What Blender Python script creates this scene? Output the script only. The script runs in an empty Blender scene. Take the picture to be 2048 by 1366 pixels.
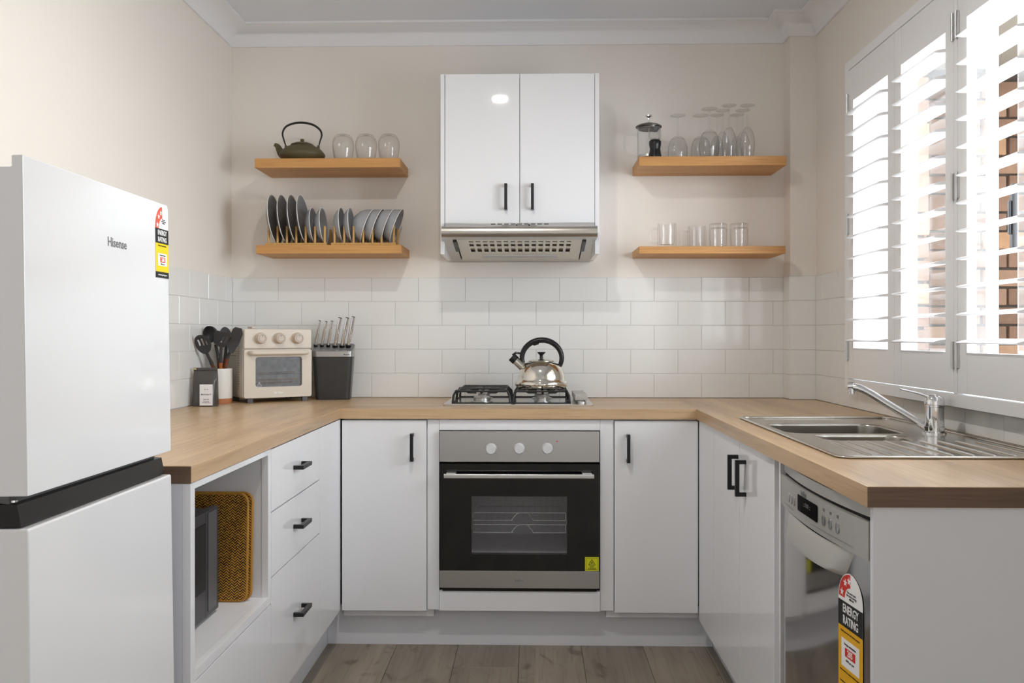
import bpy, bmesh, math, random
from mathutils import Vector, Matrix
random.seed(7)
PI = math.pi
sc = bpy.context.scene
COL = sc.collection

# ------------------------------------------------------------------ camera, world, lights, exposure
cam_d = bpy.data.cameras.new('camera')
cam = bpy.data.objects.new('camera', cam_d)
COL.objects.link(cam)
cam.location = (0, 0, 1.1748)
cam.rotation_euler = (PI / 2, 0, 0.0228)
cam_d.sensor_width = 36.0
cam_d.lens = 31.624
cam_d.shift_y = -0.00621
cam_d.clip_start = 0.02
sc.camera = cam

sc.view_settings.view_transform = 'Standard'
sc.view_settings.look = 'None'
sc.view_settings.exposure = 0.94
sc.view_settings.gamma = 1.0
sc.view_settings.use_curve_mapping = False

w = bpy.data.worlds.new('world')
sc.world = w
w.use_nodes = True
bg = w.node_tree.nodes['Background']
bg.inputs[0].default_value = (0.80, 0.90, 1.0, 1)
bg.inputs[1].default_value = 1.7

sc.cycles.use_denoising = True
sc.cycles.max_bounces = 12
sc.cycles.diffuse_bounces = 6
sc.cycles.glossy_bounces = 5
sc.cycles.transmission_bounces = 12
sc.cycles.transparent_max_bounces = 16
sc.cycles.sample_clamp_indirect = 6.0
sc.cycles.caustics_reflective = False
sc.cycles.caustics_refractive = False


def area(name, loc, rot, sx, sy, power, col):
    l = bpy.data.lights.new(name, 'AREA')
    l.shape = 'RECTANGLE'
    l.size = sx
    l.size_y = sy
    l.energy = power
    l.color = col
    o = bpy.data.objects.new(name, l)
    o.location = loc
    o.rotation_euler = rot
    COL.objects.link(o)
    return o


# added soft fill lamp before the closed wall behind the photographer
area('fill_rear', (0.0, -2.80, 1.3), (PI / 2, 0, 0), 2.4, 2.2, 3.6, (0.97, 0.98, 1.0))
# daylight falling on the kitchen window from the courtyard
area('daylight_window', (1.78, 2.12, 1.62), (0, math.radians(90), 0), 1.25, 1.15, 45, (0.92, 0.965, 1.0))
# added fill lamp just inside the closed right wall, no window there
area('fill_side', (1.19, -1.35, 1.30), (0, math.radians(90), 0), 1.9, 2.4, 11, (0.94, 0.97, 1.0))

# ------------------------------------------------------------------ materials


def lin(c):
    c /= 255.0
    return c / 12.92 if c <= 0.04045 else ((c + 0.055) / 1.055) ** 2.4


def rgb(r, g, b):
    return (lin(r), lin(g), lin(b), 1)


def M(name, col, rough=0.5, metal=0.0, spec=0.5, coat=0.0, trans=0.0, ior=1.45, bump=0.0, bscale=200, alpha=1.0,
      aniso=0.0, vary=0.0, vscale=8, emis=None):
    m = bpy.data.materials.new(name)
    m.use_nodes = True
    nt = m.node_tree
    p = nt.nodes['Principled BSDF']
    p.inputs['Base Color'].default_value = col
    p.inputs['Roughness'].default_value = rough
    p.inputs['Metallic'].default_value = metal
    p.inputs['Specular IOR Level'].default_value = spec
    p.inputs['Coat Weight'].default_value = coat
    p.inputs['Coat Roughness'].default_value = 0.05
    p.inputs['Transmission Weight'].default_value = trans
    p.inputs['IOR'].default_value = ior
    p.inputs['Alpha'].default_value = alpha
    if emis:
        p.inputs['Emission Color'].default_value = emis[0]
        p.inputs['Emission Strength'].default_value = emis[1]
    if bump or vary:
        tc = nt.nodes.new('ShaderNodeTexCoord')
        if bump:
            n = nt.nodes.new('ShaderNodeTexNoise')
            n.inputs['Scale'].default_value = bscale
            n.inputs['Detail'].default_value = 3
            b = nt.nodes.new('ShaderNodeBump')
            b.inputs['Strength'].default_value = bump
            b.inputs['Distance'].default_value = 0.002
            nt.links.new(tc.outputs['Object'], n.inputs['Vector'])
            nt.links.new(n.outputs['Fac'], b.inputs['Height'])
            nt.links.new(b.outputs['Normal'], p.inputs['Normal'])
        if vary:
            n = nt.nodes.new('ShaderNodeTexNoise')
            n.inputs['Scale'].default_value = vscale
            n.inputs['Detail'].default_value = 4
            mx = nt.nodes.new('ShaderNodeMix')
            mx.data_type = 'RGBA'
            mx.inputs[6].default_value = tuple(c * (1 - vary) for c in col[:3]) + (1,)
            mx.inputs[7].default_value = tuple(min(1, c * (1 + vary)) for c in col[:3]) + (1,)
            nt.links.new(tc.outputs['Object'], n.inputs['Vector'])
            nt.links.new(n.outputs['Fac'], mx.inputs[0])
            nt.links.new(mx.outputs[2], p.inputs['Base Color'])
    return m


def wood(name, c1, c2, axis, rough=0.45, scale=1.0, dark=None, coat=0.0, rnd=False, knots=0.0):
    """streaky timber: noise stretched along `axis` in world-size units"""
    m = bpy.data.materials.new(name)
    m.use_nodes = True
    nt = m.node_tree
    N, L = nt.nodes.new, nt.links.new
    p = nt.nodes['Principled BSDF']
    p.inputs['Roughness'].default_value = rough
    p.inputs['Coat Weight'].default_value = coat
    tc = N('ShaderNodeTexCoord')
    vec = tc.outputs['Object']
    if rnd:
        oi = N('ShaderNodeObjectInfo')
        ad = N('ShaderNodeVectorMath')
        ad.operation = 'MULTIPLY_ADD'
        L(oi.outputs['Random'], ad.inputs[0])
        ad.inputs[1].default_value = (37.0, 23.0, 11.0)
        L(vec, ad.inputs[2])
        vec = ad.outputs[0]
    mp = N('ShaderNodeMapping')
    s = [14 * scale, 14 * scale, 14 * scale]
    s[axis] = 0.9 * scale
    mp.inputs['Scale'].default_value = s
    L(vec, mp.inputs['Vector'])
    n1 = N('ShaderNodeTexNoise')
    n1.inputs['Scale'].default_value = 1.0
    n1.inputs['Detail'].default_value = 6
    n1.inputs['Roughness'].default_value = 0.62
    n1.inputs['Distortion'].default_value = 0.6
    L(mp.outputs[0], n1.inputs['Vector'])
    mp2 = N('ShaderNodeMapping')
    s2 = [170 * scale] * 3
    s2[axis] = 7 * scale
    mp2.inputs['Scale'].default_value = s2
    L(vec, mp2.inputs['Vector'])
    n2 = N('ShaderNodeTexNoise')
    n2.inputs['Scale'].default_value = 1.0
    n2.inputs['Detail'].default_value = 2
    L(mp2.outputs[0], n2.inputs['Vector'])
    cr = N('ShaderNodeValToRGB')
    cr.color_ramp.elements[0].position = 0.30
    cr.color_ramp.elements[0].color = c1
    cr.color_ramp.elements[1].position = 0.70
    cr.color_ramp.elements[1].color = c2
    L(n1.outputs['Fac'], cr.inputs[0])
    cr2 = N('ShaderNodeValToRGB')
    cr2.color_ramp.elements[0].position = 0.28
    cr2.color_ramp.elements[0].color = dark or (0.6, 0.6, 0.6, 1)
    cr2.color_ramp.elements[1].position = 0.5
    cr2.color_ramp.elements[1].color = (1, 1, 1, 1)
    L(n2.outputs['Fac'], cr2.inputs[0])
    mx = N('ShaderNodeMix')
    mx.data_type = 'RGBA'
    mx.blend_type = 'MULTIPLY'
    mx.inputs[0].default_value = 0.65
    L(cr.outputs[0], mx.inputs[6])
    L(cr2.outputs[0], mx.inputs[7])
    out = mx.outputs[2]
    if knots:
        mp3 = N('ShaderNodeMapping')
        s3 = [5.2] * 3
        s3[axis] = 2.6
        mp3.inputs['Scale'].default_value = s3
        L(vec, mp3.inputs['Vector'])
        vo = N('ShaderNodeTexNoise')
        vo.inputs['Scale'].default_value = 1.3
        vo.inputs['Detail'].default_value = 5
        vo.inputs['Distortion'].default_value = 2.5
        L(mp3.outputs[0], vo.inputs['Vector'])
        cr3 = N('ShaderNodeValToRGB')
        cr3.color_ramp.elements[0].position = 0.30
        cr3.color_ramp.elements[0].color = (0.35, 0.33, 0.3, 1)
        cr3.color_ramp.elements[1].position = 0.42
        cr3.color_ramp.elements[1].color = (1, 1, 1, 1)
        L(vo.outputs['Fac'], cr3.inputs[0])
        mk = N('ShaderNodeMix')
        mk.data_type = 'RGBA'
        mk.blend_type = 'MULTIPLY'
        mk.inputs[0].default_value = knots
        L(out, mk.inputs[6])
        L(cr3.outputs[0], mk.inputs[7])
        out = mk.outputs[2]
    if rnd:
        hs = N('ShaderNodeHueSaturation')
        mr = N('ShaderNodeMapRange')
        mr.inputs[3].default_value = 0.86
        mr.inputs[4].default_value = 1.12
        L(oi.outputs['Random'], mr.inputs[0])
        L(mr.outputs[0], hs.inputs['Value'])
        L(out, hs.inputs['Color'])
        out = hs.outputs[0]
    L(out, p.inputs['Base Color'])
    b = N('ShaderNodeBump')
    b.inputs['Strength'].default_value = 0.12
    b.inputs['Distance'].default_value = 0.001
    L(n2.outputs['Fac'], b.inputs['Height'])
    L(b.outputs['Normal'], p.inputs['Normal'])
    return m


def brushed(name, col, axis, rough=0.28):
    m = M(name, col, rough, 1.0)
    nt = m.node_tree
    N, L = nt.nodes.new, nt.links.new
    p = nt.nodes['Principled BSDF']
    tc = N('ShaderNodeTexCoord')
    mp = N('ShaderNodeMapping')
    s = [900.0] * 3
    s[axis] = 4.0
    mp.inputs['Scale'].default_value = s
    n = N('ShaderNodeTexNoise')
    n.inputs['Scale'].default_value = 1
    L(tc.outputs['Object'], mp.inputs[0])
    L(mp.outputs[0], n.inputs['Vector'])
    b = N('ShaderNodeBump')
    b.inputs['Strength'].default_value = 0.06
    b.inputs['Distance'].default_value = 0.001
    L(n.outputs['Fac'], b.inputs['Height'])
    L(b.outputs['Normal'], p.inputs['Normal'])
    return m


def thin_glass(name, tint=(1, 1, 1, 1), haze=0.0, hcol=(0.9, 0.88, 0.86, 1), ior=1.5):
    """flat pane: fresnel reflection over clear transmission, optional haze standing in for reflections"""
    m = bpy.data.materials.new(name)
    m.use_nodes = True
    nt = m.node_tree
    N, L = nt.nodes.new, nt.links.new
    nt.nodes.remove(nt.nodes['Principled BSDF'])
    out = nt.nodes['Material Output']
    tr = N('ShaderNodeBsdfTransparent')
    tr.inputs[0].default_value = tint
    gl = N('ShaderNodeBsdfGlossy')
    gl.inputs['Roughness'].default_value = 0.01
    fr = N('ShaderNodeFresnel')
    ge = N('ShaderNodeNewGeometry')
    mm = N('ShaderNodeMapRange')          # same outside-air reflectance on both faces of the wall
    mm.inputs[3].default_value = 1.5
    mm.inputs[4].default_value = 1 / 1.5
    L(ge.outputs['Backfacing'], mm.inputs[0])
    L(mm.outputs[0], fr.inputs[0])
    mx = N('ShaderNodeMixShader')
    L(fr.outputs[0], mx.inputs[0])
    L(tr.outputs[0], mx.inputs[1])
    L(gl.outputs[0], mx.inputs[2])
    last = mx
    if haze:
        df = N('ShaderNodeBsdfDiffuse')
        df.inputs[0].default_value = hcol
        m2 = N('ShaderNodeMixShader')
        m2.inputs[0].default_value = haze
        L(mx.outputs[0], m2.inputs[1])
        L(df.outputs[0], m2.inputs[2])
        last = m2
    L(last.outputs[0], out.inputs['Surface'])
    return m


def ware_glass(name):
    """thin-walled drinking glass: clear face-on, denser and more reflective toward its edges"""
    m = bpy.data.materials.new(name)
    m.use_nodes = True
    nt = m.node_tree
    N, L = nt.nodes.new, nt.links.new
    nt.nodes.remove(nt.nodes['Principled BSDF'])
    out = nt.nodes['Material Output']
    lw = N('ShaderNodeLayerWeight')
    lw.inputs[0].default_value = 0.35
    cr = N('ShaderNodeValToRGB')
    cr.color_ramp.elements[0].position = 0.55
    cr.color_ramp.elements[0].color = (0.985, 0.985, 0.985, 1)
    cr.color_ramp.elements[1].position = 0.95
    cr.color_ramp.elements[1].color = (0.60, 0.59, 0.57, 1)
    tr = N('ShaderNodeBsdfTransparent')
    gl = N('ShaderNodeBsdfGlossy')
    gl.inputs['Roughness'].default_value = 0.02
    fr = N('ShaderNodeFresnel')
    ge = N('ShaderNodeNewGeometry')
    mm = N('ShaderNodeMapRange')          # same outside-air reflectance on both faces of the wall
    mm.inputs[3].default_value = 1.5
    mm.inputs[4].default_value = 1 / 1.5
    L(ge.outputs['Backfacing'], mm.inputs[0])
    L(mm.outputs[0], fr.inputs[0])
    mx = N('ShaderNodeMixShader')
    L(lw.outputs['Facing'], cr.inputs[0])
    L(cr.outputs[0], tr.inputs[0])
    L(fr.outputs[0], mx.inputs[0])
    L(tr.outputs[0], mx.inputs[1])
    L(gl.outputs[0], mx.inputs[2])
    L(mx.outputs[0], out.inputs['Surface'])
    return m


def brick_mat(name):
    m = M(name, rgb(160, 120, 92), 0.85, bump=0.5, bscale=60)
    nt = m.node_tree
    N, L = nt.nodes.new, nt.links.new
    p = nt.nodes['Principled BSDF']
    oi = N('ShaderNodeObjectInfo')
    cr = N('ShaderNodeValToRGB')
    e = cr.color_ramp.elements
    e[0].position = 0.0
    e[0].color = rgb(126, 98, 80)
    e[1].position = 1.0
    e[1].color = rgb(190, 148, 112)
    k = e.new(0.35)
    k.color = rgb(148, 116, 96)
    k = e.new(0.7)
    k.color = rgb(164, 130, 106)
    tc = N('ShaderNodeTexCoord')
    n = N('ShaderNodeTexNoise')
    n.inputs['Scale'].default_value = 26
    n.inputs['Detail'].default_value = 5
    L(tc.outputs['Object'], n.inputs['Vector'])
    mr = N('ShaderNodeMapRange')
    mr.inputs[3].default_value = 0.8
    mr.inputs[4].default_value = 1.2
    L(n.outputs['Fac'], mr.inputs[0])
    hs = N('ShaderNodeHueSaturation')
    L(oi.outputs['Random'], cr.inputs[0])
    L(cr.outputs[0], hs.inputs['Color'])
    L(mr.outputs[0], hs.inputs['Value'])
    L(hs.outputs[0], p.inputs['Base Color'])
    return m


def weave_mat(name):
    m = M(name, rgb(150, 105, 40), 0.5)
    nt = m.node_tree
    N, L = nt.nodes.new, nt.links.new
    p = nt.nodes['Principled BSDF']
    tc = N('ShaderNodeTexCoord')
    sx = N('ShaderNodeSeparateXYZ')
    L(tc.outputs['Object'], sx.inputs[0])

    def mth(op, a_, b_=None):
        q_ = N('ShaderNodeMath')
        q_.operation = op
        for i_, v_ in ((0, a_), (1, b_)):
            if v_ is None:
                continue
            if isinstance(v_, (int, float)):
                q_.inputs[i_].default_value = v_
            else:
                L(v_, q_.inputs[i_])
        return q_.outputs[0]
    pp = mth('PINGPONG', sx.outputs['X'], 0.0075)
    zz = mth('ADD', sx.outputs['Z'], pp)
    sn = mth('SINE', mth('MULTIPLY', zz, 2 * PI / 0.0072))
    n = N('ShaderNodeTexNoise')
    n.inputs['Scale'].default_value = 160
    L(tc.outputs['Object'], n.inputs['Vector'])
    b2 = N('ShaderNodeMath')
    b2.operation = 'MULTIPLY_ADD'
    L(sn, b2.inputs[0])
    b2.inputs[1].default_value = 0.34
    L(n.outputs['Fac'], b2.inputs[2])
    cr = N('ShaderNodeValToRGB')
    e = cr.color_ramp.elements
    e[0].position = 0.28
    e[0].color = rgb(56, 34, 6)
    e[1].position = 0.74
    e[1].color = rgb(214, 158, 58)
    k = e.new(0.52)
    k.color = rgb(140, 92, 20)
    L(b2.outputs[0], cr.inputs[0])
    L(cr.outputs[0], p.inputs['Base Color'])
    b = N('ShaderNodeBump')
    b.inputs['Strength'].default_value = 0.8
    b.inputs['Distance'].default_value = 0.002
    L(b2.outputs[0], b.inputs['Height'])
    L(b.outputs['Normal'], p.inputs['Normal'])
    return m


m_wall = M('beige wall paint', rgb(236, 231, 224), 0.75, spec=0.25, bump=0.08, bscale=300)
m_ceil = M('white ceiling paint', rgb(230, 234, 240), 0.8, spec=0.2)
m_corn = M('white cornice paint', rgb(238, 238, 240), 0.6, spec=0.3)
m_grout = M('pale grout', rgb(212, 211, 208), 0.9)
m_tile = M('white glazed tile', rgb(234, 235, 234), 0.08, bump=0.06, bscale=9)
m_white = M('white gloss laminate', rgb(236, 237, 240), 0.035, coat=0.0)
m_carc = M('white carcass board', rgb(226, 226, 229), 0.4)
m_kick = M('white kick board', rgb(226, 228, 234), 0.35)
m_black = M('matt black metal', rgb(30, 30, 32), 0.38, metal=0.2)
m_shut = M('white shutter paint', rgb(240, 240, 241), 0.32)
m_jamb = M('white window paint', rgb(244, 244, 244), 0.4)
m_fridge = M('white fridge enamel', rgb(238, 239, 241), 0.14, coat=0.4)
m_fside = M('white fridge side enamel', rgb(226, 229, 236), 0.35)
m_blackp = M('black plastic', rgb(24, 24, 26), 0.3)
m_grayp = M('grey plastic', rgb(90, 90, 92), 0.4)
m_steel = brushed('brushed stainless steel', (0.52, 0.52, 0.52, 1), 0, 0.26)
m_hood = brushed('brushed hood steel', (0.50, 0.47, 0.43, 1), 0, 0.30)
m_sink = brushed('sink stainless steel', (0.66, 0.64, 0.60, 1), 1, 0.16)
m_bowl = M('sink bowl steel', (0.44, 0.42, 0.38, 1), 0.24, 1.0)
m_chrome = M('chrome', (0.78, 0.78, 0.79, 1), 0.05, 1.0)
m_satin = M('satin nickel', (0.62, 0.62, 0.62, 1), 0.3, 1.0)
m_silver = M('silver painted plastic', rgb(186, 184, 180), 0.35, metal=0.35)
m_dwdoor = M('polished dishwasher steel', (0.50, 0.49, 0.48, 1), 0.09, 1.0)
m_ovglass = M('black oven glass', rgb(8, 8, 9), 0.05, coat=0.5)
m_enamel = M('grey oven enamel', rgb(225, 225, 227), 0.3)
m_kettle = M('polished kettle steel', (0.72, 0.69, 0.63, 1), 0.09, 1.0)
m_hob = M('hob stainless steel', (0.64, 0.62, 0.59, 1), 0.16, 1.0)
m_iron = M('black cast iron', rgb(22, 22, 24), 0.45, bump=0.1)
m_shelf = wood('honey oak shelf', rgb(186, 132, 74), rgb(214, 162, 98), 0, 0.5, 1.0, dark=(0.72, 0.66, 0.6, 1))
m_benchX = wood('oak laminate across', rgb(176, 144, 108), rgb(218, 188, 150), 0, 0.33, 0.8, dark=(0.74, 0.70, 0.66, 1))
m_benchY = wood('oak laminate lengthwise', rgb(176, 144, 108), rgb(218, 188, 150), 1, 0.33, 0.8, dark=(0.74, 0.70, 0.66, 1))
m_edgeN = wood('walnut edge band', rgb(98, 76, 60), rgb(128, 102, 82), 0, 0.5, 0.9, dark=(0.6, 0.55, 0.5, 1))
m_floor = wood('grey brown vinyl plank', rgb(124, 114, 101), rgb(160, 148, 133), 1, 0.42, 0.6, dark=(0.70, 0.67, 0.64, 1),
               rnd=True, knots=0.7)
m_bamboo = wood('bamboo', rgb(196, 150, 84), rgb(222, 180, 110), 2, 0.5, 2.0)
m_brick = brick_mat('brown clay brick')
m_mortar = M('dark raked mortar', rgb(84, 74, 66), 0.95, bump=0.4, bscale=120)
m_pave = M('pale paving', rgb(196, 190, 182), 0.9)
m_teapot = M('olive cast iron', rgb(86, 79, 52), 0.55, bump=0.15, bscale=400)
m_tpot_h = M('dark brown iron', rgb(34, 28, 22), 0.5)
m_plate = M('grey stoneware glaze', rgb(168, 172, 178), 0.25)
m_plate_d = M('dark grey stoneware glaze', rgb(120, 122, 126), 0.3)
m_rim = M('pale stoneware rim', rgb(226, 226, 224), 0.35)
m_glass = ware_glass('clear glass')
m_pane = thin_glass('window pane glass')
m_pane_h = thin_glass('reflection haze pane glass', haze=0.05)  # pale haze mixed into the glass stands in for its reflections
m_ovpane = thin_glass('tinted oven glass', (0.93, 0.93, 0.94, 1))
m_cream = M('cream enamel', rgb(220, 212, 200), 0.35)
m_creamk = M('cream knob plastic', rgb(206, 192, 178), 0.3)
m_dark = M('dark void', rgb(18, 17, 16), 0.8)
m_charc = M('charcoal silicone', rgb(62, 62, 64), 0.45)
m_hand = wood('dark brown handle wood', rgb(88, 46, 30), rgb(126, 70, 46), 2, 0.45, 3.0)
m_hand2 = wood('orange brown handle wood', rgb(168, 96, 50), rgb(190, 116, 66), 2, 0.45, 3.0)
m_crock = M('white ceramic', rgb(236, 234, 230), 0.3)
m_terra = M('tan clay base', rgb(190, 124, 84), 0.6)
m_bag = M('dark foil bag', rgb(74, 71, 68), 0.3, spec=0.7, bump=0.3, bscale=30)
m_paper = M('white label paper', rgb(240, 240, 242), 0.6)
m_ink = M('black ink', rgb(30, 30, 32), 0.6)
m_inkg = M('grey ink', rgb(120, 120, 120), 0.6)
m_red = M('red print', rgb(214, 50, 40), 0.5)
m_orange = M('orange red print', rgb(232, 92, 70), 0.5)
m_yellow = M('yellow print', rgb(246, 216, 20), 0.5)
m_amber = M('amber print', rgb(238, 178, 22), 0.5)
m_green = M('green print', rgb(20, 128, 62), 0.5)
m_blue = M('blue print', rgb(24, 132, 196), 0.5)
m_whitei = M('white print', rgb(246, 246, 246), 0.5)
m_hoty = M('hot warning yellow', rgb(222, 222, 30), 0.5)
m_weave = weave_mat('woven seagrass')
m_weave_e = M('seagrass edge cord', rgb(176, 126, 44), 0.5, bump=0.5, bscale=150)
m_block = M('dark charcoal plastic', rgb(58, 58, 58), 0.3, vary=0.25, vscale=20)
m_lamp = M('lamp diffuser', (1, 1, 1, 1), 0.4, emis=((1.0, 0.96, 0.9, 1), 60.0))
m_filter = M('hood filter metal', (0.72, 0.68, 0.60, 1), 0.35, 0.6)
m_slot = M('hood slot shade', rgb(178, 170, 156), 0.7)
m_mwglass = M('microwave black glass', rgb(8, 8, 9), 0.12, spec=0.15)
m_mwbody = M('dark grey microwave body', rgb(70, 70, 74), 0.35, metal=0.3)

# ------------------------------------------------------------------ mesh builder


class B:
    def __init__(s):
        s.v = []
        s.f = []

    def add(s, vs, fs):
        o = len(s.v)
        s.v += [tuple(p) for p in vs]
        s.f += [tuple(i + o for i in f) for f in fs]
        return s

    def bm(s, bm):
        bm.verts.index_update()
        return s.add([v.co[:] for v in bm.verts], [[v.index for v in f.verts] for f in bm.faces])

    def box(s, x0, x1, y0, y1, z0, z1, bev=0.0, seg=2):
        if not bev:
            return s.add([(x0, y0, z0), (x1, y0, z0), (x1, y1, z0), (x0, y1, z0), (x0, y0, z1), (x1, y0, z1), (x1, y1, z1),
                          (x0, y1, z1)],
                         [(0, 3, 2, 1), (4, 5, 6, 7), (0, 1, 5, 4), (1, 2, 6, 5), (2, 3, 7, 6), (3, 0, 4, 7)])
        b = bmesh.new()
        bmesh.ops.create_cube(b, size=1.0)
        for v in b.verts:
            v.co = ((x0 + x1) / 2 + v.co.x * (x1 - x0), (y0 + y1) / 2 + v.co.y * (y1 - y0), (z0 + z1) / 2 + v.co.z * (z1 - z0))
        bmesh.ops.bevel(b, geom=b.edges[:], offset=bev, segments=seg, profile=0.5, affect='EDGES')
        s.bm(b)
        b.free()
        return s

    def lathe(s, prof, seg=32, c=(0, 0, 0), mat=None, close=False):
        """prof: (r, z) from one end to the other, round local z through c"""
        vs, fs, rings = [], [], []
        for r, z in prof:
            if r < 1e-6:
                rings.append([len(vs)])
                vs.append((0, 0, z))
            else:
                rings.append(list(range(len(vs), len(vs) + seg)))
                vs += [(r * math.cos(2 * PI * k / seg), r * math.sin(2 * PI * k / seg), z) for k in range(seg)]
        rr = rings + [rings[0]] if close else rings
        for a, b in zip(rr[:-1], rr[1:]):
            if len(a) == 1 and len(b) == 1:
                continue
            for k in range(seg):
                k2 = (k + 1) % seg
                if len(a) == 1:
                    fs.append((a[0], b[k2], b[k]))
                elif len(b) == 1:
                    fs.append((a[k], a[k2], b[0]))
                else:
                    fs.append((a[k], a[k2], b[k2], b[k]))
        if mat is not None:
            vs = [(mat @ Vector(p))[:] for p in vs]
        vs = [(p[0] + c[0], p[1] + c[1], p[2] + c[2]) for p in vs]
        return s.add(vs, fs)

    def cyl(s, a, b, r, seg=20, r2=None):
        return s.tube([a, b], [r, r if r2 is None else r2], seg)

    def tube(s, pts, r, seg=12, closed=False, sx=1.0, up=None):
        pts = [Vector(p) for p in pts]
        n = len(pts)
        rs = r if isinstance(r, (list, tuple)) else [r] * n
        vs, fs = [], []
        prev = None
        for i, p in enumerate(pts):
            if closed:
                t = (pts[(i + 1) % n] - pts[i - 1]).normalized()
            elif i == 0:
                t = (pts[1] - p).normalized()
            elif i == n - 1:
                t = (p - pts[i - 1]).normalized()
            else:
                t = ((pts[i + 1] - p).normalized() + (p - pts[i - 1]).normalized()).normalized()
            if prev is None:
                u0 = Vector(up) if up else (Vector((0, 0, 1)) if abs(t.z) < 0.9 else Vector((1, 0, 0)))
                a = (u0 - t * u0.dot(t)).normalized()
            else:
                a = (prev - t * prev.dot(t)).normalized()
            prev = a
            b = t.cross(a)
            for k in range(seg):
                th = 2 * PI * k / seg
                vs.append((p + a * math.cos(th) * rs[i] * sx + b * math.sin(th) * rs[i])[:])
        m = n if closed else n - 1
        for i in range(m):
            j = (i + 1) % n
            for k in range(seg):
                k2 = (k + 1) % seg
                fs.append((i * seg + k, i * seg + k2, j * seg + k2, j * seg + k))
        if not closed:
            fs.append(tuple(range(seg))[::-1])
            fs.append(tuple((n - 1) * seg + k for k in range(seg)))
        return s.add(vs, fs)

    def prism(s, poly, d0, d1, axis=2, bev=0.0):
        """poly in the two other axes (in order), extruded along axis from d0 to d1"""
        b = bmesh.new()
        bot, top = [], []

        def P(a, c, d):
            q = [a, c]
            q.insert(axis, d)
            return q
        bot = [b.verts.new(P(a, c, d0)) for a, c in poly]
        top = [b.verts.new(P(a, c, d1)) for a, c in poly]
        b.faces.new(bot[::-1])
        b.faces.new(top)
        n = len(poly)
        for i in range(n):
            b.faces.new((bot[i], bot[(i + 1) % n], top[(i + 1) % n], top[i]))
        bmesh.ops.recalc_face_normals(b, faces=b.faces[:])
        if bev:
            bmesh.ops.bevel(b, geom=b.edges[:], offset=bev, segments=2, profile=0.5, affect='EDGES')
        s.bm(b)
        b.free()
        return s

    def xform(s, mat):
        s.v = [(mat @ Vector(p))[:] for p in s.v]
        return s

    def mesh(s, name, m, sharp=35):
        me = bpy.data.meshes.new(name)
        me.from_pydata(s.v, [], s.f)
        me.validate()
        b = bmesh.new()
        b.from_mesh(me)
        bmesh.ops.recalc_face_normals(b, faces=b.faces[:])
        b.to_mesh(me)
        b.free()
        me.polygons.foreach_set('use_smooth', [True] * len(me.polygons))
        me.set_sharp_from_angle(angle=math.radians(sharp))
        me.materials.append(m)
        return me


ROOTS = {}


def link(o, parent=None):
    COL.objects.link(o)
    if parent is not None:
        o.parent = parent
    return o


def off(parent):
    p = parent
    while p is not None and p.parent is not None:
        p = p.parent
    return ROOTS.get(p.name) if p is not None else None


def part(name, b, m, parent=None, sharp=35, kind=None, label=None):
    """one mesh object. under a world-frame root the coordinates are world metres, else the root's own"""
    w0 = off(parent)
    if w0 is not None:
        b.v = [(p[0] - w0[0], p[1] - w0[1], p[2] - w0[2]) for p in b.v]
    o = bpy.data.objects.new(name, b.mesh(name, m, sharp))
    if len(b.f) < 4000:
        wn = o.modifiers.new('weighted normals', 'WEIGHTED_NORMAL')   # keeps flat faces flat beside their rounded edges
        wn.keep_sharp = True
        wn.weight = 100
    if kind:
        o['kind'] = kind
    if label:
        o['label'] = label
    return link(o, parent)


def inst(name, me, parent, loc, rot=None):
    o = bpy.data.objects.new(name, me)
    w0 = off(parent) or (0, 0, 0)
    o.location = (loc[0] - w0[0], loc[1] - w0[1], loc[2] - w0[2])
    if rot:
        o.rotation_euler = rot
    return link(o, parent)


def thing(name, label, cat, loc=(0, 0, 0), rz=0.0, group=None, world=False):
    o = bpy.data.objects.new(name, None)
    o.empty_display_size = 0.05
    o.location = loc
    o.rotation_euler = (0, 0, rz)
    link(o)
    o['label'] = label
    o['category'] = cat
    if group:
        o['group'] = group
    if world:
        ROOTS[o.name] = tuple(loc)
    return o


def tag(o, label, cat, group=None):
    o['label'] = label
    o['category'] = cat
    if group:
        o['group'] = group
    return o


def struct(name, loc=(0, 0, 0), label=None):
    o = bpy.data.objects.new(name, None)
    o.location = loc
    link(o)
    o['kind'] = 'structure'
    if label:
        o['label'] = label
    ROOTS[o.name] = tuple(loc)
    return o


def dup(o, loc, label, rz=None, parent=None):
    c = o.copy()
    COL.objects.link(c)
    if parent is None:
        c.location = loc
        if rz is not None:
            c.rotation_euler = (0, 0, rz)
        c['label'] = label
    else:
        c.parent = parent
    for ch in [x for x in o.children]:
        dup(ch, None, None, parent=c)
    return c


def text_b(txt, size, ax='center', squash=1.0, thick=0.0002, bold=0.0):
    """lettering lying in local xy plane (x right, y up)"""
    cu = bpy.data.curves.new('lettering', 'FONT')
    cu.body = txt
    cu.size = size
    cu.align_x = 'CENTER' if ax == 'center' else 'LEFT'
    cu.align_y = 'CENTER'
    cu.extrude = thick
    cu.offset = bold
    cu.resolution_u = 2
    cu.space_line = 0.95
    o = bpy.data.objects.new('lettering', cu)
    COL.objects.link(o)
    dg = bpy.context.evaluated_depsgraph_get()
    me = bpy.data.meshes.new_from_object(o.evaluated_get(dg))
    b = B()
    b.add([(v.co.x * squash, v.co.y, v.co.z) for v in me.vertices], [tuple(p.vertices) for p in me.polygons])
    bpy.data.objects.remove(o)
    bpy.data.meshes.remove(me)
    return b


def frame_mat(origin, right, up):
    r = Vector(right).normalized()
    u = Vector(up).normalized()
    n = r.cross(u)
    m = Matrix.Identity(4)
    for i in range(3):
        m[i][0], m[i][1], m[i][2], m[i][3] = r[i], u[i], n[i], origin[i]
    return m


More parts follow.
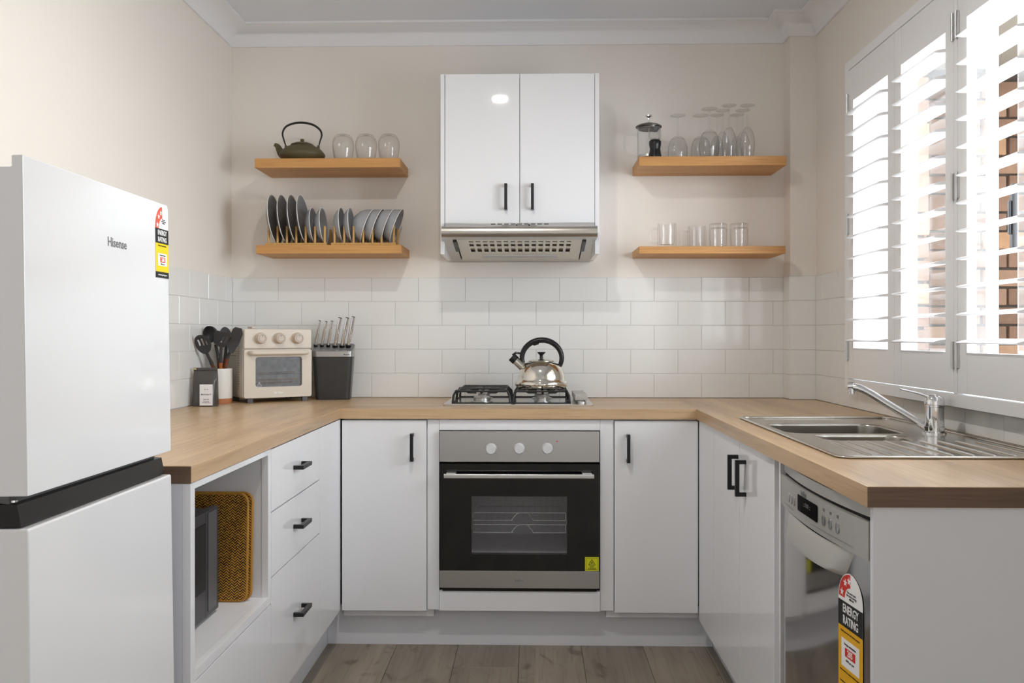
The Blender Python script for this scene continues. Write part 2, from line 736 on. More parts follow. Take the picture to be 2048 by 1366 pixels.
def arc(c, r, a0, a1, n, r2=None):
    r2 = r if r2 is None else r2
    return [(c[0] + r * math.cos(math.radians(a0 + (a1 - a0) * k / n)),
             c[1] + r2 * math.sin(math.radians(a0 + (a1 - a0) * k / n))) for k in range(n + 1)]


def rrect(x0, x1, y0, y1, r, n=5):
    return (arc((x1 - r, y0 + r), r, -90, 0, n) + arc((x1 - r, y1 - r), r, 0, 90, n) +
            arc((x0 + r, y1 - r), r, 90, 180, n) + arc((x0 + r, y0 + r), r, 180, 270, n))


def smooth_path(pts, n=8):
    """Catmull-Rom through pts"""
    P = [Vector(p) for p in pts]
    P = [P[0] * 2 - P[1]] + P + [P[-1] * 2 - P[-2]]
    out = []
    for i in range(1, len(P) - 2):
        for k in range(n):
            t = k / n
            a, b, c, d = P[i - 1], P[i], P[i + 1], P[i + 2]
            out.append(0.5 * ((2 * b) + (c - a) * t + (2 * a - 5 * b + 4 * c - d) * t * t + (3 * b - a - 3 * c + d) * t ** 3))
    out.append(P[-2])
    return out


# ------------------------------------------------------------------ the room
XL, XR, YB, XN, YN = -1.330, 1.207, 3.946, 1.096, 3.852     # wall planes (nib corner XN, YN)
YF = -2.9
ZC = 2.530
TT, TP = 1.4274, 0.1052          # tile top, course pitch
TW = 0.2065

fl = struct('floor')
part('subfloor', B().box(XL - 0.1, XR + 0.1, YF - 0.1, YB + 0.1, -0.10, -0.008), m_mortar, fl)
pw = 0.2325
PL_ = 1.52
pm = B().box(0, pw - 0.0012, 0, PL_ - 0.0012, -0.008, 0, 0.0008, 1).mesh('plank', m_floor)
x = -0.746 - 3 * pw
i = 0
while x < XR:
    x0, x1 = max(x, XL), min(x + pw, XR)
    y = YF - [0.0, 0.9, 0.35, 1.2, 0.6][i % 5]
    if x1 - x0 > 0.01:
        while y < YB:
            y0, y1 = max(y, YF), min(y + PL_, YB)
            if y1 - y0 > 0.01:
                if x0 == x and x1 == x + pw and y0 == y and y1 == y + PL_:
                    inst('plank', pm, fl, (x0, y0, 0))
                else:
                    part('plank', B().box(x0, x1 - 0.0012, y0, y1 - 0.0012, -0.008, 0, 0.0008, 1), m_floor, fl)
            y += PL_
    x += pw
    i += 1

ce = part('ceiling', B().box(XL - 0.15, XR + 0.3, YF - 0.15, YB + 0.15, ZC, ZC + 0.1), m_ceil)
ce['kind'] = 'structure'

wl = struct('wall_left')
part('plaster', B().box(XL - 0.12, XL, YF - 0.1, YB + 0.12, -0.1, ZC), m_wall, wl)
wb = struct('wall_back')
b = B().box(XL, XN, YB, YB + 0.12, -0.1, ZC)
b.box(XN, XR + 0.1, YN, YB + 0.12, -0.1, ZC)
part('plaster', b, m_wall, wb)
wr = struct('wall_right')
WY0, WY1, WZ0, WZ1 = 1.66, 3.335, 1.012, 2.148           # window opening
b = B().box(XR, XR + 0.20, YF - 0.1, WY0, -0.1, ZC)
b.box(XR, XR + 0.20, WY1, YN + 0.1, -0.1, ZC)
b.box(XR, XR + 0.20, WY0, WY1, -0.1, WZ0)
b.box(XR, XR + 0.20, WY0, WY1, WZ1, ZC)
part('plaster', b, m_wall, wr)
# wall behind the photographer
wf = struct('wall_front')
b = B().box(XL, XR, YF - 0.1, YF + 0.05, -0.1, ZC)
part('plaster', b, m_wall, wf)

# tiles: every tile is a piece of its wall
tile_cache = {}


def tile_mesh(wd, ht, axis):
    k = (round(wd, 3), round(ht, 3), axis)
    if k not in tile_cache:
        t = 0.0055
        b = B()
        if axis == 0:
            b.box(0, wd, -t, 0, 0, ht, 0.0011, 1)
        elif axis == 1:
            b.box(0, t, 0, wd, 0, ht, 0.0011, 1)
        else:
            b.box(-t, 0, 0, wd, 0, ht, 0.0011, 1)
        tile_cache[k] = b.mesh('tile', m_tile)
    return tile_cache[k]


def tile_run(parent, axis, plane, a0, a1, joints, rows=range(5), skip=None, single=False):
    g = 0.001
    for r in rows:
        z1 = TT - TP * r - g
        z0 = TT - TP * (r + 1) + g
        if single:
            cuts = [a0, a1]
        else:
            j = joints[r % 2]
            cuts = [a0]
            k = math.ceil((a0 - j) / TW + 1e-6)
            while j + k * TW < a1 - 0.004:
                if j + k * TW > a0 + 0.004:
                    cuts.append(j + k * TW)
                k += 1
            cuts.append(a1)
        for p, q in zip(cuts[:-1], cuts[1:]):
            zz0, zz1 = z0, z1
            if skip:
                res = skip(p, q, z0, z1)
                if res is None:
                    continue
                p, q, zz0, zz1 = res
            wd, ht = q - p - 2 * g, zz1 - zz0
            if wd < 0.004 or ht < 0.004:
                continue
            loc = (p + g, plane, zz0) if axis == 0 else (plane, p + g, zz0)
            inst('tile', tile_mesh(wd, ht, axis), parent, loc)


zb = TT - 5 * TP
part('grout_bed', B().box(XL, XN, YB - 0.0035, YB, zb, TT), m_grout, wb)
tile_run(wb, 0, YB, XL + 0.004, XN - 0.001, (-1.1217, -1.2242))
part('grout_bed', B().box(XN - 0.0035, XR, YN - 0.0035, YN, zb, TT).box(XN - 0.0035, XN, YN, YB, zb, TT), m_grout, wb)
tile_run(wb, 0, YN, XN - 0.004, XR - 0.003, (0, 0), single=True)
tile_run(wb, 2, XN, YN - 0.001, YB - 0.006, (0, 0), single=True)
LT0 = 1.90
part('grout_bed', B().box(XL, XL + 0.0035, LT0, YB, zb, TT), m_grout, wl)
tile_run(wl, 1, XL, LT0, YB - 0.006, (3.6512, 3.5500))
part('grout_bed', B().box(XR - 0.0035, XR, 3.378, YN, zb, TT).box(XR - 0.0035, XR, 1.62, 3.378, zb, 0.972), m_grout, wr)


def skip_r(p, q, z0, z1):
    edge, wz = 3.376, 0.970
    if q <= edge:
        if z0 >= wz - 0.004:
            return None
        return p, q, z0, min(z1, wz)
    if p < edge:
        if z0 >= wz - 0.004:
            return edge, q, z0, z1
    return p, q, z0, z1


tile_run(wr, 2, XR, 1.62, YN - 0.006, (2.528, 2.4248), skip=skip_r)

# cornice swept round the room
prof = [(0.0, 2.445), (0.009, 2.445), (0.013, 2.452)] + [
    (0.013 + 0.070 * (1 - math.cos(t)), 2.452 + 0.066 * math.sin(t)) for t in [PI / 2 * k / 6 for k in range(1, 7)]] + [
    (0.090, 2.5205), (0.090, 2.5295), (0.0, 2.5295)]
path = [(XL, YF + 0.05), (XL, YB), (XN, YB), (XN, YN), (XR, YN), (XR, YF + 0.05)]
nrm = [(1, 0), (0, -1), (-1, 0), (0, -1), (-1, 0)]
b = B()
vs, fs = [], []
for i, (px, py) in enumerate(path):
    na = nrm[max(i - 1, 0)]
    nb = nrm[min(i, len(nrm) - 1)]
    for d, z in prof:
        if na == nb:
            vs.append((px + na[0] * d, py + na[1] * d, z))
        else:
            vs.append((px + (na[0] + nb[0]) * d, py + (na[1] + nb[1]) * d, z))
k = len(prof)
for i in range(len(path) - 1):
    for j in range(k):
        fs.append((i * k + j, i * k + (j + 1) % k, (i + 1) * k + (j + 1) % k, (i + 1) * k + j))
b.add(vs, fs)
o = part('trim_1', b, m_corn, sharp=50)
o['kind'] = 'structure'
o['label'] = 'white coved cornice round the top of the walls'

# kick boards under the cabinets
o = part('baseboard_left', B().box(-0.795, -0.779, 1.895, 3.407, 0.0005, 0.150), m_kick)
o['kind'] = 'structure'
o = part('baseboard_back', B().box(-0.7785, 0.6785, 3.407, 3.423, 0.0005, 0.150), m_kick)
o['kind'] = 'structure'
o = part('baseboard_right', B().box(0.679, 0.695, 2.33, 3.407, 0.0005, 0.150), m_kick)
o['kind'] = 'structure'

# ------------------------------------------------------------------ window, shutters, outside
win = struct('window_1')
XG = 1.30
JX = 1.408
# jamb lining and sill
b = B().box(XR - 0.002, JX, WY1 - 0.010, WY1 + 0.002, WZ0 - 0.01, WZ1 + 0.01)
b.box(XR - 0.002, JX, WY0 - 0.002, WY0 + 0.010, WZ0 - 0.01, WZ1 + 0.01)
b.box(XR - 0.002, JX, WY0, WY1, WZ1 - 0.006, WZ1 + 0.002)
part('jamb_lining', b, m_jamb, win)
part('sill', B().box(XR - 0.002, JX + 0.04, WY0, WY1, WZ0 - 0.012, WZ0, 0.002), m_jamb, win)
b = B()
for (y0, y1) in ((WY0, WY0 + 0.035), (WY1 - 0.035, WY1)):
    b.box(XG - 0.03, XG + 0.03, y0, y1, WZ0, WZ1, 0.002)
b.box(XG - 0.03, XG + 0.03, WY0 + 0.035, WY1 - 0.035, WZ0, WZ0 + 0.035, 0.002)
b.box(XG - 0.03, XG + 0.03, WY0 + 0.035, WY1 - 0.035, WZ1 - 0.035, WZ1, 0.002)
part('window_frame', b, m_jamb, win)
mul = part('mullion', B().box(XG - 0.012, XG + 0.012, 2.562, 2.588, WZ0 + 0.035, WZ1 - 0.035, 0.002), m_jamb, win)
part('pane', B().box(XG + 0.001, XG + 0.004, 2.60, WY1 - 0.03, WZ0 + 0.03, WZ1 - 0.03), m_pane_h, win)
part('pane', B().box(XG + 0.016, XG + 0.019, WY0 + 0.03, 2.472, WZ0 + 0.03, WZ1 - 0.03), m_pane_h, win)
b = B().box(1.262, 1.276, 2.395, 2.412, 1.395, 1.575, 0.003).box(1.255, 1.262, 2.398, 2.409, 1.44, 1.53, 0.003)
part('window_latch', b, m_black, win)
# shutter frame fixed to the wall
SF, SB = 1.160, 1.207
FY0, FY1, FZ0, FZ1 = 1.625, 3.3715, 0.977, 2.181
b = B().box(SF, SB - 0.001, FY1 - 0.034, FY1, FZ0, FZ1, 0.002)
b.box(SF, SB - 0.001, FY0, FY0 + 0.034, FZ0, FZ1, 0.002)
b.box(SF, SB - 0.001, FY0 + 0.034, FY1 - 0.034, FZ1 - 0.034, FZ1, 0.002)
b.box(SF, SB - 0.001, FY0 + 0.034, FY1 - 0.034, FZ0, FZ0 + 0.036, 0.002)
part('shutter_frame', b, m_shut, win)
part('centre_post', B().box(SF, SB - 0.001, 2.4855, 2.5045, FZ0 + 0.036, FZ1 - 0.034, 0.001), m_shut, win)

# one louvre: elliptical blade along Y
LW, LT = 0.0445, 0.0055


def louvre_mesh(length):
    vs = []
    n = 14
    tilt = math.radians(5.5)
    for y in (0, length):
        for k in range(n):
            a = 2 * PI * k / n
            ex, ez = LW * math.cos(a), LT * math.sin(a)
            vs.append((ex * math.cos(tilt) - ez * math.sin(tilt), y, ex * math.sin(tilt) + ez * math.cos(tilt)))
    fs = [(k, (k + 1) % n, n + (k + 1) % n, n + k) for k in range(n)] + [tuple(range(n))[::-1], tuple(range(n, 2 * n))]
    return B().add(vs, fs).mesh('louvre', m_shut, 60)


panels = [(2.9155, 3.3365, 'far', 'white louvred shutter panel nearest the back corner, all blades open'),
          (2.5065, 2.9135, 'mid', 'white louvred shutter panel just left of the hinged centre post'),
          (2.074, 2.4835, 'near', 'white louvred shutter panel just right of the hinged centre post'),
          (1.661, 2.072, 'last', 'white louvred shutter panel at the window end nearest the viewer')]
for (y0, y1, tg, lab) in panels:
    st = 0.0515
    t = thing('shutter_panel', lab, 'shutter', (0.0 + 1.1735, (y0 + y1) / 2, 1.017), world=True)
    z0, z1 = 1.0165, 2.145
    px0, px1 = 1.1605, 1.1865
    part('stile', B().box(px0, px1, y0, y0 + st, z0, z1, 0.0015), m_shut, t)
    part('stile', B().box(px0, px1, y1 - st, y1, z0, z1, 0.0015), m_shut, t)
    part('rail', B().box(px0 + 0.001, px1 - 0.001, y0 + st, y1 - st, z0, 1.128, 0.0015), m_shut, t)
    part('rail', B().box(px0 + 0.001, px1 - 0.001, y0 + st, y1 - st, 2.0265, z1, 0.0015), m_shut, t)
    me = louvre_mesh(y1 - y0 - 2 * st - 0.004)
    for k in range(12):
        inst('louvre', me, t, (1.1735, y0 + st + 0.002, 1.9775 - 0.07445 * k))
    # hinges
    hy = {'far': [y1 + 0.001], 'mid': [y0 - 0.001], 'near': [y1 + 0.001], 'last': [y0 - 0.001]}[tg]
    for yy in hy:
        for hz in (2.023, 1.582, 1.119):
            bb = B().cyl((1.1565, yy, hz - 0.038), (1.1565, yy, hz + 0.038), 0.0045, 12)
            bb.box(1.1575, 1.1600, yy - 0.012, yy + 0.012, hz - 0.034, hz + 0.034)
            part('hinge', bb, m_satin, t)

# outside: brick return wall seen through the window, and the brick edge of the opening
wo = struct('wall_outside')
part('mortar_bed', B().box(1.62, 3.3, 4.195, 4.40, 0.0, 2.50), m_mortar, wo)
bw, bh, bd = 0.230, 0.076, 0.10
CP = 0.0865
bmsh = [B().box(0, bw, 0, bd, 0, bh, 0.004 + 0.001 * k, 2).mesh('brick', m_brick) for k in range(3)]
z = 0.62
r = 0
while z < 2.35:
    xx = 1.585 + (0.0 if r % 2 else 0.12)
    while xx < 3.05:
        inst('brick', bmsh[random.randrange(3)], wo,
             (xx + random.uniform(-.002, .002), 4.18 + random.uniform(-.003, .003), z + random.uniform(-.0015, .0015)))
        xx += 0.2415
    z += CP
    r += 1
wp = struct('wall_outside_pier')
part('mortar_bed', B().box(1.418, 1.478, 3.432, 3.62, 0.5, 2.50), m_mortar, wp)
pmsh = B().box(0, 0.088, 0, 0.11, 0, bh, 0.005, 2).mesh('brick', m_brick)
z = 0.60
while z < 2.45:
    inst('brick', pmsh, wp, (1.405 + random.uniform(-.002, .002), 3.420 + random.uniform(-.002, .002), z))
    z += CP
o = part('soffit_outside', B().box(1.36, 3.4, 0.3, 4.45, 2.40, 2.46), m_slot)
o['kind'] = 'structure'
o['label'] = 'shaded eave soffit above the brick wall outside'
o = part('ground_outside', B().box(1.42, 6.0, -1.5, 7.0, -0.15, -0.05), m_pave)
o['kind'] = 'structure'

# ------------------------------------------------------------------ worktop
BLX, BRX, BFY, LNY, RNY = -0.7167, 0.606, 3.342, 1.874, 1.643
ZT, ZU = 0.9004, 0.8627
wt = thing('worktop', 'oak look laminate worktop running round three sides of the kitchen', 'worktop', (0, 3.6, ZU), world=True)
part('worktop_section', B().box(XL + 0.006, BLX, LNY, YB - 0.006, ZU, ZT, 0.0025), m_benchY, wt)
part('worktop_section', B().box(BLX, BRX, BFY, YB - 0.006, ZU, ZT, 0.0), m_benchX, wt)
XRT = XR - 0.006
# right section with the cut-out for the two bowls
CX0, CX1, CY0, CY1 = 0.705, 1.075, 2.335, 2.815
b = B().box(BRX, CX0, RNY, YN - 0.006, ZU, ZT)
b.box(CX1, XRT, RNY, YN - 0.006, ZU, ZT)
b.box(CX0, CX1, RNY, CY0, ZU, ZT)
b.box(CX0, CX1, CY1, YN - 0.006, ZU, ZT)
b.box(BRX, XN - 0.006, YN - 0.006, YB - 0.006, ZU, ZT)
part('worktop_section', b, m_benchY, wt)
part('edge_band', B().box(XL + 0.008, BLX - 0.0005, LNY - 0.0012, LNY + 0.0005, ZU + 0.0005, ZT - 0.002), m_edgeN, wt)
part('edge_band', B().box(BRX + 0.0005, XRT - 0.002, RNY - 0.0012, RNY + 0.0005, ZU + 0.0005, ZT - 0.001), m_edgeN, wt)

# ------------------------------------------------------------------ cabinets


def bar_handle(parent, a, b, out, r=0.0048, w=0.0115):
    """D-shaped bar handle: a, b end points on the door face, out = projection vector"""
    a, b, out = Vector(a), Vector(b), Vector(out)
    d = (b - a).normalized()
    n = out.normalized()
    s = d.cross(n)
    L = (b - a).length
    P = out.length
    t = w
    bb = B()

    def bxx(d0, d1, n0, n1):
        c = []
        for dd in (d0, d1):
            for ss in (-w / 2, w / 2):
                for nn in (n0, n1):
                    c.append(a + d * dd + s * ss + n * nn)
        bb.add(c, [(0, 1, 3, 2), (4, 6, 7, 5), (0, 4, 5, 1), (2, 3, 7, 6), (0, 2, 6, 4), (1, 5, 7, 3)])
    bxx(0, L, P - t, P)
    bxx(0, t, 0, P - t)
    bxx(L - t, L, 0, P - t)
    return part('handle', bb, m_black, parent)


FX = -0.7185       # face of the left run
RX = 0.6165        # face of the right run
DY = 3.352         # face of the back run doors
PT = 0.018
# left run: open nook unit
t = thing('nook_cabinet', 'white base cabinet with an open nook holding a microwave, beside the fridge', 'cabinet', (-1.0, 2.16, 0), world=True)
b = B().box(-1.30, FX - PT, 1.880, 1.896, 0.10, 0.862)
b.box(-1.30, FX - PT, 2.432, 2.448, 0.10, 0.862)
b.box(-1.30, FX - PT, 1.896, 2.432, 0.440, 0.460)
b.box(-1.312, -1.30, 1.880, 2.448, 0.10, 0.862)
b.box(-1.30, FX - PT, 1.896, 2.432, 0.850, 0.862)
part('carcass', b, m_carc, t)
b = B().box(FX - PT, FX, 1.8755, 1.8995, 0.147, 0.862, 0.001)
b.box(FX - PT, FX, 2.4305, 2.4565, 0.438, 0.862, 0.001)
b.box(FX - PT, FX, 1.8995, 2.4305, 0.848, 0.862, 0.001)
b.box(FX - PT, FX, 1.8995, 2.4305, 0.438, 0.461, 0.001)
part('face_frame', b, m_white, t)
part('front_panel', B().box(FX - PT, FX, 1.9005, 2.4555, 0.147, 0.435, 0.001), m_white, t)
part('end_panel', B().box(-1.312, FX - PT, 1.8755, 1.880, 0.0, 0.862), m_kick, t)
# left run: drawers
t = thing('drawer_cabinet', 'white three-drawer base cabinet with black bar handles', 'cabinet', (-1.0, 2.74, 0), world=True)
part('carcass', B().box(-1.30, FX - PT - 0.001, 2.450, 3.340, 0.12, 0.860), m_carc, t)
for z0, z1, hz in ((0.6885, 0.8600, 0.7765), (0.5085, 0.6850, 0.5990), (0.1470, 0.5050, 0.3340)):
    d = part('drawer', B().box(FX - PT, FX, 2.4595, 3.0215, z0, z1, 0.0012), m_white, t)
    bar_handle(d, (FX, 2.6861, hz), (FX, 2.7915, hz), (0.031, 0, 0))
part('filler_panel', B().box(FX - PT, FX, 3.0245, 3.3500, 0.147, 0.860, 0.001), m_white, t)
# back run
t = thing('base_cabinet', 'white base cabinet with one door left of the oven', 'cabinet', (-0.55, 3.6, 0), world=True)
part('carcass', B().box(-0.71, -0.37, DY + PT + 0.001, 3.93, 0.12, 0.860), m_carc, t)
d = part('door', B().box(-0.7135, -0.3965, DY, DY + PT, 0.1445, 0.8565, 0.0012), m_white, t)
bar_handle(d, (-0.4485, DY, 0.7060), (-0.4485, DY, 0.8085), (0, -0.031, 0))
t = thing('base_cabinet', 'white base cabinet with one door right of the oven', 'cabinet', (0.46, 3.6, 0), world=True)
part('carcass', B().box(0.275, 0.615, DY + PT + 0.001, 3.93, 0.12, 0.860), m_carc, t)
d = part('door', B().box(0.3050, 0.6140, DY, DY + PT, 0.1430, 0.8555, 0.0012), m_white, t)
bar_handle(d, (0.3545, DY, 0.7030), (0.3545, DY, 0.8070), (0, -0.031, 0))
t = thing('oven_housing', 'white surround of the built-in oven with panel below it', 'cabinet', (-0.05, 3.6, 0), world=True)
part('stile', B().box(-0.3930, -0.3490, DY + 0.006, DY + 0.024, 0.148, 0.860, 0.001), m_white, t)
part('stile', B().box(0.2515, 0.3020, DY + 0.006, DY + 0.024, 0.148, 0.860, 0.001), m_white, t)
part('top_rail', B().box(-0.3485, 0.2510, DY + 0.004, DY + 0.022, 0.8195, 0.860, 0.001), m_white, t)
part('lower_panel', B().box(-0.3475, 0.2505, DY - 0.004, DY + 0.014, 0.1470, 0.2225, 0.0012), m_white, t)
# right run
t = thing('sink_cabinet', 'white two-door base cabinet under the sink', 'cabinet', (0.9, 2.7, 0), world=True)
part('carcass', B().box(RX + PT + 0.001, 1.19, 2.290, 3.340, 0.12, 0.735), m_carc, t)
part('filler_panel', B().box(RX, RX + PT, 3.0790, 3.3500, 0.1200, 0.8585, 0.001), m_white, t)
d = part('door', B().box(RX, RX + PT, 2.6945, 3.0760, 0.1200, 0.8585, 0.0012), m_white, t)
bar_handle(d, (RX, 2.7150, 0.7115), (RX, 2.7150, 0.8155), (-0.031, 0, 0))
d = part('door', B().box(RX, RX + PT, 2.3080, 2.6910, 0.1200, 0.8585, 0.0012), m_white, t)
bar_handle(d, (RX, 2.6155, 0.7085), (RX, 2.6155, 0.8135), (-0.031, 0, 0))
part('end_panel', B().box(RX + 0.006, 1.19, 2.272, 2.288, 0.0, 0.862), m_white, t)
t = part('end_panel', B().box(0.6185, 1.2, 1.6490, 1.6640, 0.0, 0.8625, 0.0015), m_kick)
tag(t, 'pale grey end panel under the worktop, beside the dishwasher', 'panel')

# ------------------------------------------------------------------ upper cabinet and range hood
CB = 3.600
t = thing('wall_cabinet', 'white gloss two-door wall cabinet above the range hood', 'cabinet', (-0.05, 3.77, 1.5), world=True)
part('side_panel', B().box(-0.3690, -0.3525, CB, YB - 0.001, 1.4995, 2.2220, 0.001), m_white, t)
part('side_panel', B().box(0.2495, 0.2665, CB, YB - 0.001, 1.4995, 2.2220, 0.001), m_white, t)
part('carcass', B().box(-0.3520, 0.2490, CB + 0.021, YB - 0.001, 1.640, 2.2190), m_carc, t)
for x0, x1, hx in ((-0.3505, -0.0520, -0.1065), (-0.0500, 0.2480, -0.0005)):
    d = part('door', B().box(x0, x1, CB, CB + PT, 1.6240, 2.2210, 0.0012), m_white, t)
    bar_handle(d, (hx, CB, 1.6745), (hx, CB, 1.7780), (0, -0.031, 0))

t = thing('range_hood', 'stainless steel slide-out range hood under the white wall cabinet', 'range hood', (-0.05, 3.7, 1.5), world=True)
HX0, HX1 = -0.3565, 0.2535
prof = [(3.575, 1.6020), (3.530, 1.6035), (3.517, 1.6000), (3.5105, 1.592), (3.508, 1.580), (3.509, 1.569), (3.514, 1.5605),
        (3.524, 1.5575), (3.575, 1.5530)]
part('front_lip', B().prism(prof, HX0, HX1, 0), m_hood, t, sharp=50)
part('control_strip', B().box(-0.3500, 0.2470, CB - 0.012, CB + 0.019, 1.6035, 1.6225, 0.001), m_steel, t)
b = B()
for k in range(9):
    x0 = -0.166 + k * 0.0265
    b.box(x0, x0 + 0.018, CB - 0.0128, CB - 0.011, 1.6165, 1.6195)
b.box(-0.124, 0.016, CB - 0.0128, CB - 0.011, 1.6105, 1.6120)
b.box(-0.066, -0.060, CB - 0.018, CB - 0.011, 1.6100, 1.6165)
b.box(-0.016, -0.010, CB - 0.018, CB - 0.011, 1.6100, 1.6165)
part('slider_slots', b, m_black, t)
# canopy sides and back
def slope(y):
    return 1.5530 + (1.4945 - 1.5530) * (y - 3.575) / (3.935 - 3.575)


b = B()
for x0, x1 in ((HX0 + 0.003, -0.3085), (0.2035, HX1 - 0.003)):
    b.prism([(3.575, 1.600), (3.575, 1.5530), (3.935, 1.4945), (3.935, 1.600)], x0, x1, 0)
b.prism([(3.905, 1.600), (3.905, slope(3.905)), (3.935, 1.4945), (3.935, 1.600)], -0.3085, 0.2035, 0)
b.box(-0.3085, 0.2035, 3.575, 3.905, 1.588, 1.600)
part('canopy', b, m_hood, t)
# perforated filter plate: bars round 3 x 15 openings, dark backing above
fy = [3.577, 3.600, 3.625, 3.645, 3.690, 3.712, 3.780, 3.868, 3.904]
rows = [(3.600, 3.625), (3.645, 3.690), (3.712, 3.780)]
b = B()
th = 0.004
fx0, fx1 = -0.3030, 0.1985
cols = []
pitch = (0.160 + 0.262) / 15
for k in range(15):
    c0 = -0.262 + k * pitch + 0.005
    cols.append((c0, c0 + pitch - 0.010))


def plate(x0, x1, y0, y1):
    b.prism([(y0, slope(y0) + 0.002), (y1, slope(y1) + 0.002), (y1, slope(y1) + 0.002 + th), (y0, slope(y0) + 0.002 + th)], x0, x1, 0)


ys = [3.577] + [v for r_ in rows for v in r_] + [3.904]
for k in range(0, len(ys), 2):
    plate(fx0, fx1, ys[k], ys[k + 1])
for y0, y1 in rows:
    e = [fx0] + [v for c in cols for v in c] + [fx1]
    for k in range(0, len(e), 2):
        plate(e[k], e[k + 1], y0, y1)
part('filter_plate', b, m_filter, t)
b = B()
for y0, y1 in rows:
    b.prism([(y0 - .01, slope(y0) + 0.012), (y1 + .01, slope(y1) + 0.012), (y1 + .01, slope(y1) + 0.014), (y0 - .01, slope(y0) + 0.014)],
            -0.27, 0.17, 0)
part('grease_filter', b, m_slot, t)
b = B().prism([(3.820, slope(3.820) - 0.0005), (3.862, slope(3.862) - 0.0005), (3.862, slope(3.862) + 0.004), (3.820, slope(3.820) + 0.004)],
              -0.212, 0.105, 0)
part('lamp_cover', b, m_steel, t)
b = B()
for x0, x1 in ((-0.3180, -0.3045), (0.2000, 0.2135)):
    b = B().prism([(3.582, slope(3.582) - 0.006), (3.735, slope(3.735) - 0.006), (3.735, slope(3.735) + 0.003), (3.582, slope(3.582) + 0.003)], x0, x1, 0)
    part('rail_catch', b, m_black, t)

# ------------------------------------------------------------------ floating shelves


def shelf(x0, x1, z0, z1, lab):
    t = part('floating_shelf', B().box(x0, x1, 3.705, YB - 0.0006, z0, z1, 0.0012, 1), m_shelf)
    return tag(t, lab, 'shelf')


shelf(-1.1520, -0.5470, 1.8685, 1.9075, 'honey oak floating shelf carrying the olive teapot')
shelf(-1.1465, -0.5415, 1.5125, 1.5485, 'honey oak floating shelf carrying the plate racks')
shelf(0.4372, 1.0390, 1.8700, 1.9088, 'honey oak floating shelf carrying the upturned stemware')
shelf(0.4372, 1.0355, 1.5090, 1.5398, 'honey oak floating shelf carrying the glass mugs')
SU, SL, RU, RL = 1.9075, 1.5485, 1.9088, 1.5398

# ------------------------------------------------------------------ oven
t = thing('built_in_oven', 'stainless steel and black glass built-in oven under the gas hob', 'oven', (-0.05, 3.6, 0.23), world=True)
OX0, OX1, OF = -0.3460, 0.2480, 3.340
cp = part('control_panel', B().box(OX0, OX1, OF, OF + 0.022, 0.7035, 0.8175, 0.001), m_steel, t)
kx = [(-0.1535, 0.7525), (-0.0495, 0.7540), (0.0550, 0.7545)]
for k, (x0, z0) in enumerate(kx):
    rot = frame_mat((x0, OF, z0), (1, 0, 0), (0, 0, 1))
    b = B().lathe([(0, 0.0001), (0.0205, 0.0001), (0.0205, 0.005), (0.0185, 0.007), (0.0180, 0.020), (0.0165, 0.022), (0, 0.022)], 32)
    b.xform(rot)
    kn = part('knob', b, M('pale satin knob', rgb(214, 214, 216), 0.35), cp)
b = B()
for a in range(-140, 141, 28):
    x0, z0 = kx[0]
    s_, c_ = math.sin(math.radians(a)), math.cos(math.radians(a))
    b.box(x0 + s_ * 0.028 - 0.0014, x0 + s_ * 0.028 + 0.0014, OF - 0.0004, OF, z0 + c_ * 0.026 - 0.0006, z0 + c_ * 0.026 + 0.0006)
for x0, z0 in kx[1:]:
    b.box(x0 - 0.001, x0 + 0.001, OF - 0.0004, OF, z0 - 0.028, z0 - 0.0265)
    b.box(x0 - 0.002, x0 + 0.002, OF - 0.0004, OF, z0 + 0.0255, z0 + 0.0265)
part('dial_marks', b, m_inkg, cp)
part('indicator_light', B().box(0.0885, 0.0930, OF - 0.0006, OF, 0.7785, 0.7820), m_red, cp)
# door: four glass strips round the window
WX0, WX1, WZa, WZb = -0.2265, 0.1280, 0.3595, 0.5755
b = B().box(OX0, WX0, OF, OF + 0.030, 0.2995, 0.6965)
b.box(WX1, OX1, OF, OF + 0.030, 0.2995, 0.6965)
b.box(WX0, WX1, OF, OF + 0.030, 0.2995, WZa)
b.box(WX0, WX1, OF, OF + 0.030, WZb, 0.6965)
dr = part('oven_door', b, m_ovglass, t)
part('door_window', B().box(WX0, WX1, OF + 0.0005, OF + 0.0035, WZa, WZb), m_ovpane, dr)
lower = part('lower_strip', B().box(OX0, OX1, OF, OF + 0.030, 0.2345, 0.2990, 0.001), m_steel, dr)
b = text_b('bellini', 0.0135, bold=0.0002).xform(frame_mat((-0.050, OF - 0.0003, 0.2640), (1, 0, 0), (0, 0, 1)))
part('lettering', b, m_inkg, dr)
b = B().prism(rrect(-0.0075, 0.0075, -0.0085, 0.0085, 0.004), -0.3250, 0.2250, 0)
b.v = [(p[0], p[1] + OF - 0.042, p[2] + 0.6570) for p in b.v]
for hx in (-0.300, 0.200):
    b.box(hx - 0.018, hx + 0.018, OF - 0.038, OF, 0.6615, 0.6690, 0.002)
part('door_handle', b, m_satin, dr)
b = B().box(-0.335, 0.238, OF + 0.004, OF + 0.03, 0.2225, 0.2335)
part('air_gap_trim', b, m_dark, t)
b = B()
ix0, ix1, iy1, iz0, iz1 = -0.255, 0.157, 3.80, 0.335, 0.640
b.box(ix0, ix1, iy1, iy1 + 0.01, iz0, iz1)
b.box(ix0 - 0.01, ix0, OF + 0.031, iy1, iz0, iz1)
b.box(ix1, ix1 + 0.01, OF + 0.031, iy1, iz0, iz1)
b.box(ix0, ix1, OF + 0.031, iy1, iz0 - 0.01, iz0)
b.box(ix0, ix1, OF + 0.031, iy1, iz1, iz1 + 0.01)
part('cavity', b, m_enamel, t)


